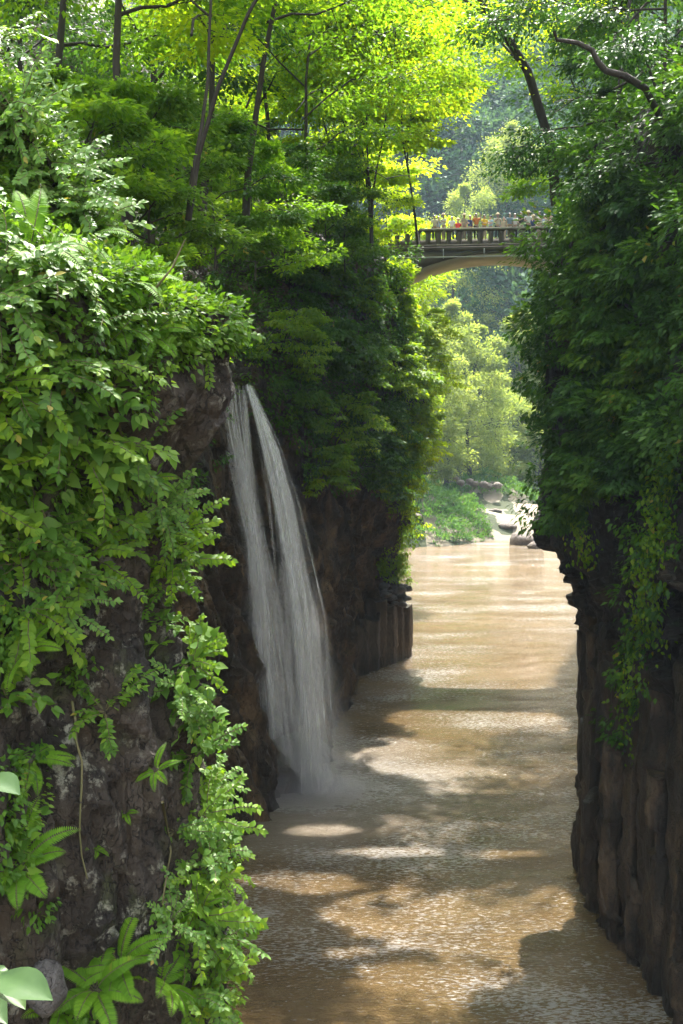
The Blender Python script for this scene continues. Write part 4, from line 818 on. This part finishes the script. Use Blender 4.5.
# explicit ones first
ex = [('fern', 120, 965, 1.2), ('fern', 95, 990, 1.2), ('fern', 160, 985, 1.1), ('fern', 20, 870, 1.1), ('broadleaf_plant', 15, 850, .9), ('fern', 30, 760, .8), ('broadleaf_plant', 45, 400, 1.15), ('broadleaf_plant', 90, 440, 1.15), ('broadleaf_plant', 15, 500, 1.1), ('broadleaf_plant', 165, 300, .9),
      ('broadleaf_plant', 90, 420, 1.2), ('leafy_shrub', 105, 710, .9), ('leafy_shrub', 70, 575, 1.0), ('hanging_shrub', 90, 555, .9), ('small_fern', 125, 812, .6), ('small_fern', 95, 848, .7), ('fern', 200, 250, 1.1), ('fern', 195, 300, .8), ('fern', 150, 230, 1.0), ('fern', 30, 250, 1.1),
      ('broadleaf_plant', 185, 345, .6), ('fern', 180, 340, .7), ('small_fern', 150, 480, 1.0), ('small_fern', 155, 770, .8), ('hanging_shrub', 178, 560, 1.0), ('hanging_shrub', 185, 600, 1.0), ('hanging_shrub', 178, 530, .9), ('hanging_shrub', 190, 650, 1.0), ('hanging_shrub', 200, 690, 1.1), ('hanging_shrub', 205, 740, 1.0), ('leafy_shrub', 180, 700, .8), ('leafy_shrub', 210, 770, .8),
      ('leafy_shrub', 175, 830, .7), ('hanging_shrub', 205, 830, .8), ('hanging_shrub', 212, 870, .8), ('hanging_shrub', 200, 920, .9), ('leafy_shrub', 215, 950, .9), ('pale_shrub', 170, 925, .8), ('pale_shrub', 205, 990, .9), ('leafy_shrub', 180, 1000, .9), ('fern', 60, 1010, .9), ('leafy_shrub', 10, 640, 1.0), ('fern', 30, 650, .8), ('broadleaf_plant', 10, 700, .8), ('leafy_shrub', 20, 560, 1.1), ('pale_shrub', 60, 600, .8), ('hanging_shrub', 25, 610, 1.)]
ex += [('pale_shrub', x, y, 1.0) for x, y in ((5, 98), (20, 120), (32, 140), (44, 162), (56, 180), (68, 196), (80, 212), (92, 230), (15, 150), (35, 185))]
for y in list(range(505, 1000, 17)):
    e0 = np.interp(y, [500, 560, 600, 700, 760, 880, 960, 1020], [172, 172, 176, 198, 208, 214, 216, 212]); kk = rng.choice(['hanging_shrub', 'leafy_shrub', 'pale_shrub', 'hanging_shrub', 'leafy_shrub', 'small_fern', 'broadleaf_plant'])
    ex.append((kk, e0 - rng.random() ** 2 * 30, y + rng.uniform(-6, 6), rng.uniform(.6, 1.05)))
for e in ex: plant(*e, tilt=.75 if e[0] == 'hanging_shrub' else .6)
# then the dense part above the bare rock
cells = [(x, y) for y in range(60, 560, 34) for x in range(-20, 225, 34)]
for x, y in cells:
    x += rng.uniform(-13, 13); y += rng.uniform(-13, 13)
    if inpoly(np.array([x]), np.array([y]), ROCK_N)[0] or (x > 150 - (y - 352) * .38 + rng.random() * 25 and 352 < y < 560): continue
    if rng.random() < .14: continue
    if y < 235: k = rng.choice(['pale_shrub', 'pale_shrub', 'leafy_shrub', 'fern', 'pale_shrub'])
    elif y < 360: k = rng.choice(['pale_shrub', 'fern', 'leafy_shrub', 'fern', 'broadleaf_plant'])
    else: k = rng.choice(['broadleaf_plant', 'leafy_shrub', 'hanging_shrub', 'broadleaf_plant', 'small_fern', 'leafy_shrub'])
    plant(k, x - (22 if x > 170 and y > 250 else 0), y, rng.uniform(.85, 1.2) * (.75 if x > 150 and y > 250 else 1))
zones = [(-99, 120, 'at the top of the left slope'), (120, 200, 'on the left slope above bridge level'), (200, 262, 'on the left slope, level with the bridge'), (262, 330, 'level with the bridge arch'), (330, 400, 'level with the waterfall lip'), (400, 470, 'level with the upper waterfall'),
         (470, 560, 'level with the far bank'), (560, 640, 'level with the column tops'), (640, 720, 'level with the column feet'), (720, 800, 'level with the waterfall foot'), (800, 880, 'just below waterfall foot level'), (880, 1100, 'at the bottom left')]
ords = ['second', 'third', 'fourth', 'fifth', 'sixth', 'seventh', 'eighth', 'ninth', 'tenth', 'eleventh', 'twelfth', 'thirteenth', 'fourteenth', 'fifteenth', 'sixteenth', 'seventeenth', 'eighteenth', 'nineteenth', 'twentieth']
from collections import defaultdict
bk = defaultdict(list)
bpy.context.view_layer.update()
for kd, px, py, r in plants:
    z = [i for i, (a, b, _) in enumerate(zones) if a <= py < b][0]; bk[(kd, z)].append((px, r))
for (kd, z), L in bk.items():
    L.sort(key=lambda a: a[0]); lab = kinds[kd]['lab']; zn = zones[z][2]
    for i, (_, r) in enumerate(L):
        t_ = lab + ' ' + zn
        if len(L) > 1: t_ = ('leftmost ' if i == 0 else 'rightmost ' if i == len(L) - 1 else ords[i - 1] + ' from left, ') + t_
        tag(r, t_, kinds[kd]['cat'], kd.replace('_', ' ') + 's on the near cliff')
# pale big leaves poking in at the bottom left corner
def bigleaf(name, pts, lab):
    root = empty(name, W(-10, 1080, 2.4)); b = np.array(root.location); lf = MB()
    for (px, py, Y, dx, dy, s) in pts:
        p = W(px, py, Y); e = W(px + dx, py + dy, Y - .1); leaves(lf, (p - b)[None], (e - p)[None], np.array([[.25, -.6, 1.]]), np.linalg.norm(e - p) * s, L_BIG)
    lf.build('leaves', M['pale_leaf'], root, smooth=True); s = MB()
    for (px, py, Y, *_r) in pts: s.tube(np.array([[0, 0, 0], (W(px - 10, py + 40, Y) - b), W(px, py, Y) - b]), [.004, .003, .002], 4)
    s.build('stem', M['stem'], root); tag(root, lab, 'plant'); return root
bigleaf('pale_leaved_plant', [(-2, 978, 2.3, 48, 12, 1.0), (-4, 974, 2.35, 28, 28, .95), (-30, 985, 2.4, 34, 30, 1.), (6, 968, 2.45, -40, 22, .9)], 'pale glossy leaves close to the camera in the bottom left corner')
bigleaf('pale_leaved_sprig', [(-14, 778, 2.6, 30, 8, 1.0)], 'single pale leaf tip at the left edge, level with the waterfall foot')
# grey boulder at the bottom left
for px, py, r_, lab in ((45, 985, .16, 'smooth grey rock in the bottom left corner beside the ferns'), (50, 222, .13, 'mossy grey rock among the shrubs on the left slope'), (98, 228, .15, 'rounded grey rock peeping out beside the ferns, level with the bridge')):
    P, N = hit(px, py)
    if P is not None: mb = MB(); rockmesh(mb, P + np.array([.02, -.06, 0]), r_, int(px), (1, .8, 1.3), 22, 14); tag(mb.build('boulder', M['greyrock'], smooth=True), lab, 'boulder')
# curved bare stem
s = MB(); s.tube(np.array([W(x, y, Y) for x, y, Y in ((140, 328, 8.6), (146, 300, 8.4), (160, 283, 8.2), (172, 268, 8.2), (185, 240, 8.3))]), [.012, .011, .01, .008, .006], 6)
for k, (pts_, lab) in enumerate([(((20, 470), (45, 520), (52, 580), (70, 640)), 'thin bare root hanging over the rock, left part of the near cliff'), (((110, 400), (128, 450), (122, 500), (135, 560)), 'bare root running down the near cliff beside the heart-leaved plants'), (((70, 700), (82, 760), (76, 830), (90, 900)), 'long bare root down the lichened rock in the lower left'), (((160, 800), (168, 850), (160, 900), (172, 950)), 'short bare root low on the near cliff by the edge')]):
    Q_ = []
    for i_ in range(len(pts_) - 1):
        for f_ in (0, .33, .66): Q_.append((pts_[i_][0] * (1 - f_) + pts_[i_ + 1][0] * f_ + rng.normal() * 1.5, pts_[i_][1] * (1 - f_) + pts_[i_ + 1][1] * f_))
    H_ = [hit(*q)[0] for q in Q_]; H_ = np.array([h for h in H_ if h is not None]) + np.array([.02, -.05, 0])
    tag(MB().tube(H_, np.linspace(.012, .006, len(H_)), 5).build('bare_root', M['stem'], smooth=True), lab, 'root', 'bare roots on the near cliff')
tag(s.build('bare_vine', M['stem'], smooth=True), 'bare brown vine curving up between the ferns on the near cliff', 'vine')

# ------------------------------------------------------------------ hanging vines on the right wall
bvR = BVHTree.FromPolygons([tuple(v) for v in G_right.reshape(-1, 3)], [tuple(f) for f in gridfaces(*G_right.shape[:2])])
for k, (px, y0, y1, lab) in enumerate([(655, 400, 640, 'long bright vine hanging down the right wall near the frame edge'), (668, 430, 560, 'short bright vine right of the long one on the right wall'), (590, 420, 560, 'vine hanging over the upper corner of the right wall'), (640, 560, 760, 'lower vine trailing down to the columns of the right wall')]):
    vine = []
    for py in np.linspace(y0, y1, 26):
        o = Vector((0, 0, CAMZ)); d = (Vector(W(px + 8 * math.sin(py * .03 + k), py, 30.)) - o).normalized(); r = bvR.ray_cast(o, d)
        if r[0]: vine.append(np.array(r[0]) - np.array(d) * .25)
    if len(vine) < 5: continue
    vine = np.array(vine); root = empty('hanging_vine', vine[0]); MB().tube(vine - vine[0], .02, 5).build('stem', M['stem'], root)
    Q = np.repeat(vine - vine[0], 34, 0); Q = Q + rng.normal(size=Q.shape) * .22; lf = MB(); leaves(lf, Q, rng.normal(size=Q.shape) * .5 + [0, -.2, -1], rng.normal(size=Q.shape) * .4 + [-.5, -.5, .5], .15 * rng.uniform(.6, 1.2, len(Q)), L_OVAL)
    lf.build('leaves', M['lush'], root); tag(root, lab, 'vine', 'vines on the right wall')

bvL = BVHTree.FromPolygons([tuple(v) for v in G_left.reshape(-1, 3)], [tuple(f) for f in gridfaces(*G_left.shape[:2])])
def hang(bv, spots, gname, wall, mats, size):
    zn = [(0, 250, 'above bridge level'), (250, 330, 'just under the bridge'), (330, 400, 'level with the waterfall lip'), (400, 470, 'level with the upper waterfall'), (470, 700, 'level with the far bank')]; out = defaultdict(list)
    for k, (px, py) in enumerate(spots):
        o = Vector((0, 0, CAMZ)); d = (Vector(W(px, py, 30.)) - o).normalized(); r = bv.ray_cast(o, d)
        if not r[0]: continue
        N = np.array(r[1]); N = N if N @ np.array(d) < 0 else -N; p = np.array(r[0]) + N * .1; q = rng.uniform(.7, 1.3) * size
        t = make_tree(p, 1.1 * q, 1.5 * q, '', ('maple' if wall == 'bluff' and px > 390 else mats[k % len(mats)]), 700 + int(px * 3 + py), lean=(N[0] * 1.0 * q, N[1] * 1.0 * q), trunk_r=.08, first=.1, nl=11, sub=5, per=44, leafsize=rng.uniform(.16, .26), droop=.45, cat='bush', name='hanging_bush', flat=.2, group=gname, up=.2, spray=1.1)
        z = [i for i, (a, b, _) in enumerate(zn) if a <= py < b][0]; out[z].append((px, t))
    for z, L in out.items():
        L.sort(key=lambda a: a[0])
        for i, (_, t) in enumerate(L):
            w_ = 'only' if len(L) == 1 else 'leftmost' if i == 0 else 'rightmost' if i == len(L) - 1 else ords[i - 1] + ' from left'
            t['label'] = '%s hanging bush on the %s, %s' % (w_, wall, zn[z][2])
hang(bvR, [(606, 270), (622, 255), (650, 270), (675, 285), (606, 330), (618, 345), (630, 330), (660, 350), (604, 400), (622, 410), (645, 395), (675, 420), (596, 455), (608, 475), (635, 460), (580, 505), (610, 220), (650, 205)], 'hanging bushes on the right wall', 'right wall', ['cover', 'near', 'dark'], .55)
hang(bvL, [(290, 290), (325, 280), (360, 300), (395, 310), (415, 330), (280, 345), (315, 350), (350, 360), (385, 375), (415, 380), (300, 410), (335, 425), (370, 430), (405, 435), (320, 465), (355, 470), (395, 480), (405, 520)], 'hanging bushes on the bluff', 'bluff', ['cover', 'near', 'lush'], 1.35)

# ------------------------------------------------------------------ air
hb = MB().box((30, 270, 148), (1000, 780, 306)); hz = hb.build('haze', M['soil']); hz.data.materials.clear()
mt = bpy.data.materials.new('haze'); mt.use_nodes = True; nt = mt.node_tree; nt.nodes.clear(); o_ = nt.nodes.new('ShaderNodeOutputMaterial'); vv = nt.nodes.new('ShaderNodeVolumePrincipled')
vv.inputs['Color'].default_value = (.62, .82, 1, 1); vv.inputs['Density'].default_value = .00022; vv.inputs['Anisotropy'].default_value = 0.0; nt.links.new(vv.outputs[0], o_.inputs['Volume']); mt.cycles.homogeneous_volume = True; hz.data.materials.append(mt); hz['kind'] = 'stuff'

# ------------------------------------------------------------------ light, sky, camera
sc = bpy.context.scene
w = bpy.data.worlds.new('World'); sc.world = w; w.use_nodes = True; nt = w.node_tree; bg = nt.nodes['Background']; sk = nt.nodes.new('ShaderNodeTexSky'); sk.sky_type = 'NISHITA'; sk.sun_disc = False; sk.sun_elevation = EL; sk.sun_rotation = AZ
sk.dust_density = 2.5; sk.ozone_density = .5
gc = nt.nodes.new('ShaderNodeTexCoord'); cn = nt.nodes.new('ShaderNodeTexNoise'); cn.inputs['Scale'].default_value = 2.2; cn.inputs['Detail'].default_value = 6; nt.links.new(gc.outputs['Generated'], cn.inputs['Vector'])
cr_ = nt.nodes.new('ShaderNodeValToRGB'); cr_.color_ramp.elements[0].position = .36; cr_.color_ramp.elements[1].position = .56; nt.links.new(cn.outputs['Fac'], cr_.inputs[0])
bw = nt.nodes.new('ShaderNodeRGBToBW'); nt.links.new(sk.outputs[0], bw.inputs[0]); mu = nt.nodes.new('ShaderNodeMath'); mu.operation = 'MULTIPLY_ADD'; mu.inputs[1].default_value = 1.7; mu.inputs[2].default_value = .6; nt.links.new(bw.outputs[0], mu.inputs[0])
mx = nt.nodes.new('ShaderNodeMix'); mx.data_type = 'RGBA'; nt.links.new(cr_.outputs[0], mx.inputs[0]); nt.links.new(sk.outputs[0], mx.inputs[6]); nt.links.new(mu.outputs[0], mx.inputs[7]); nt.links.new(mx.outputs[2], bg.inputs[0]); bg.inputs[1].default_value = .15
ld = bpy.data.lights.new('sun', 'SUN'); ld.energy = 3.4; ld.angle = math.radians(.55); ld.color = (1, .95, .86); lo = bpy.data.objects.new('sun', ld); C.objects.link(lo); lo.rotation_euler = Vector(-SUN).to_track_quat('-Z', 'Y').to_euler()
cam = bpy.data.cameras.new('camera'); co = bpy.data.objects.new('camera', cam); C.objects.link(co); co.location = (0, 0, CAMZ); co.rotation_euler = (PI / 2 - PITCH, 0, 0)
cam.sensor_fit = 'VERTICAL'; cam.sensor_height = 24; cam.lens = 24 * FPX / 1024; cam.clip_end = 3000; cam.clip_start = .05; sc.camera = co
sc.view_settings.view_transform = 'Standard'; sc.view_settings.look = 'None'; sc.view_settings.exposure = 2.42; sc.view_settings.gamma = 1
cy = sc.cycles; cy.max_bounces = 7; cy.diffuse_bounces = 3; cy.glossy_bounces = 2; cy.transmission_bounces = 4; cy.transparent_max_bounces = 56; cy.volume_bounces = 0; cy.use_denoising = True; cy.sample_clamp_indirect = 6; cy.caustics_reflective = False; cy.caustics_refractive = False
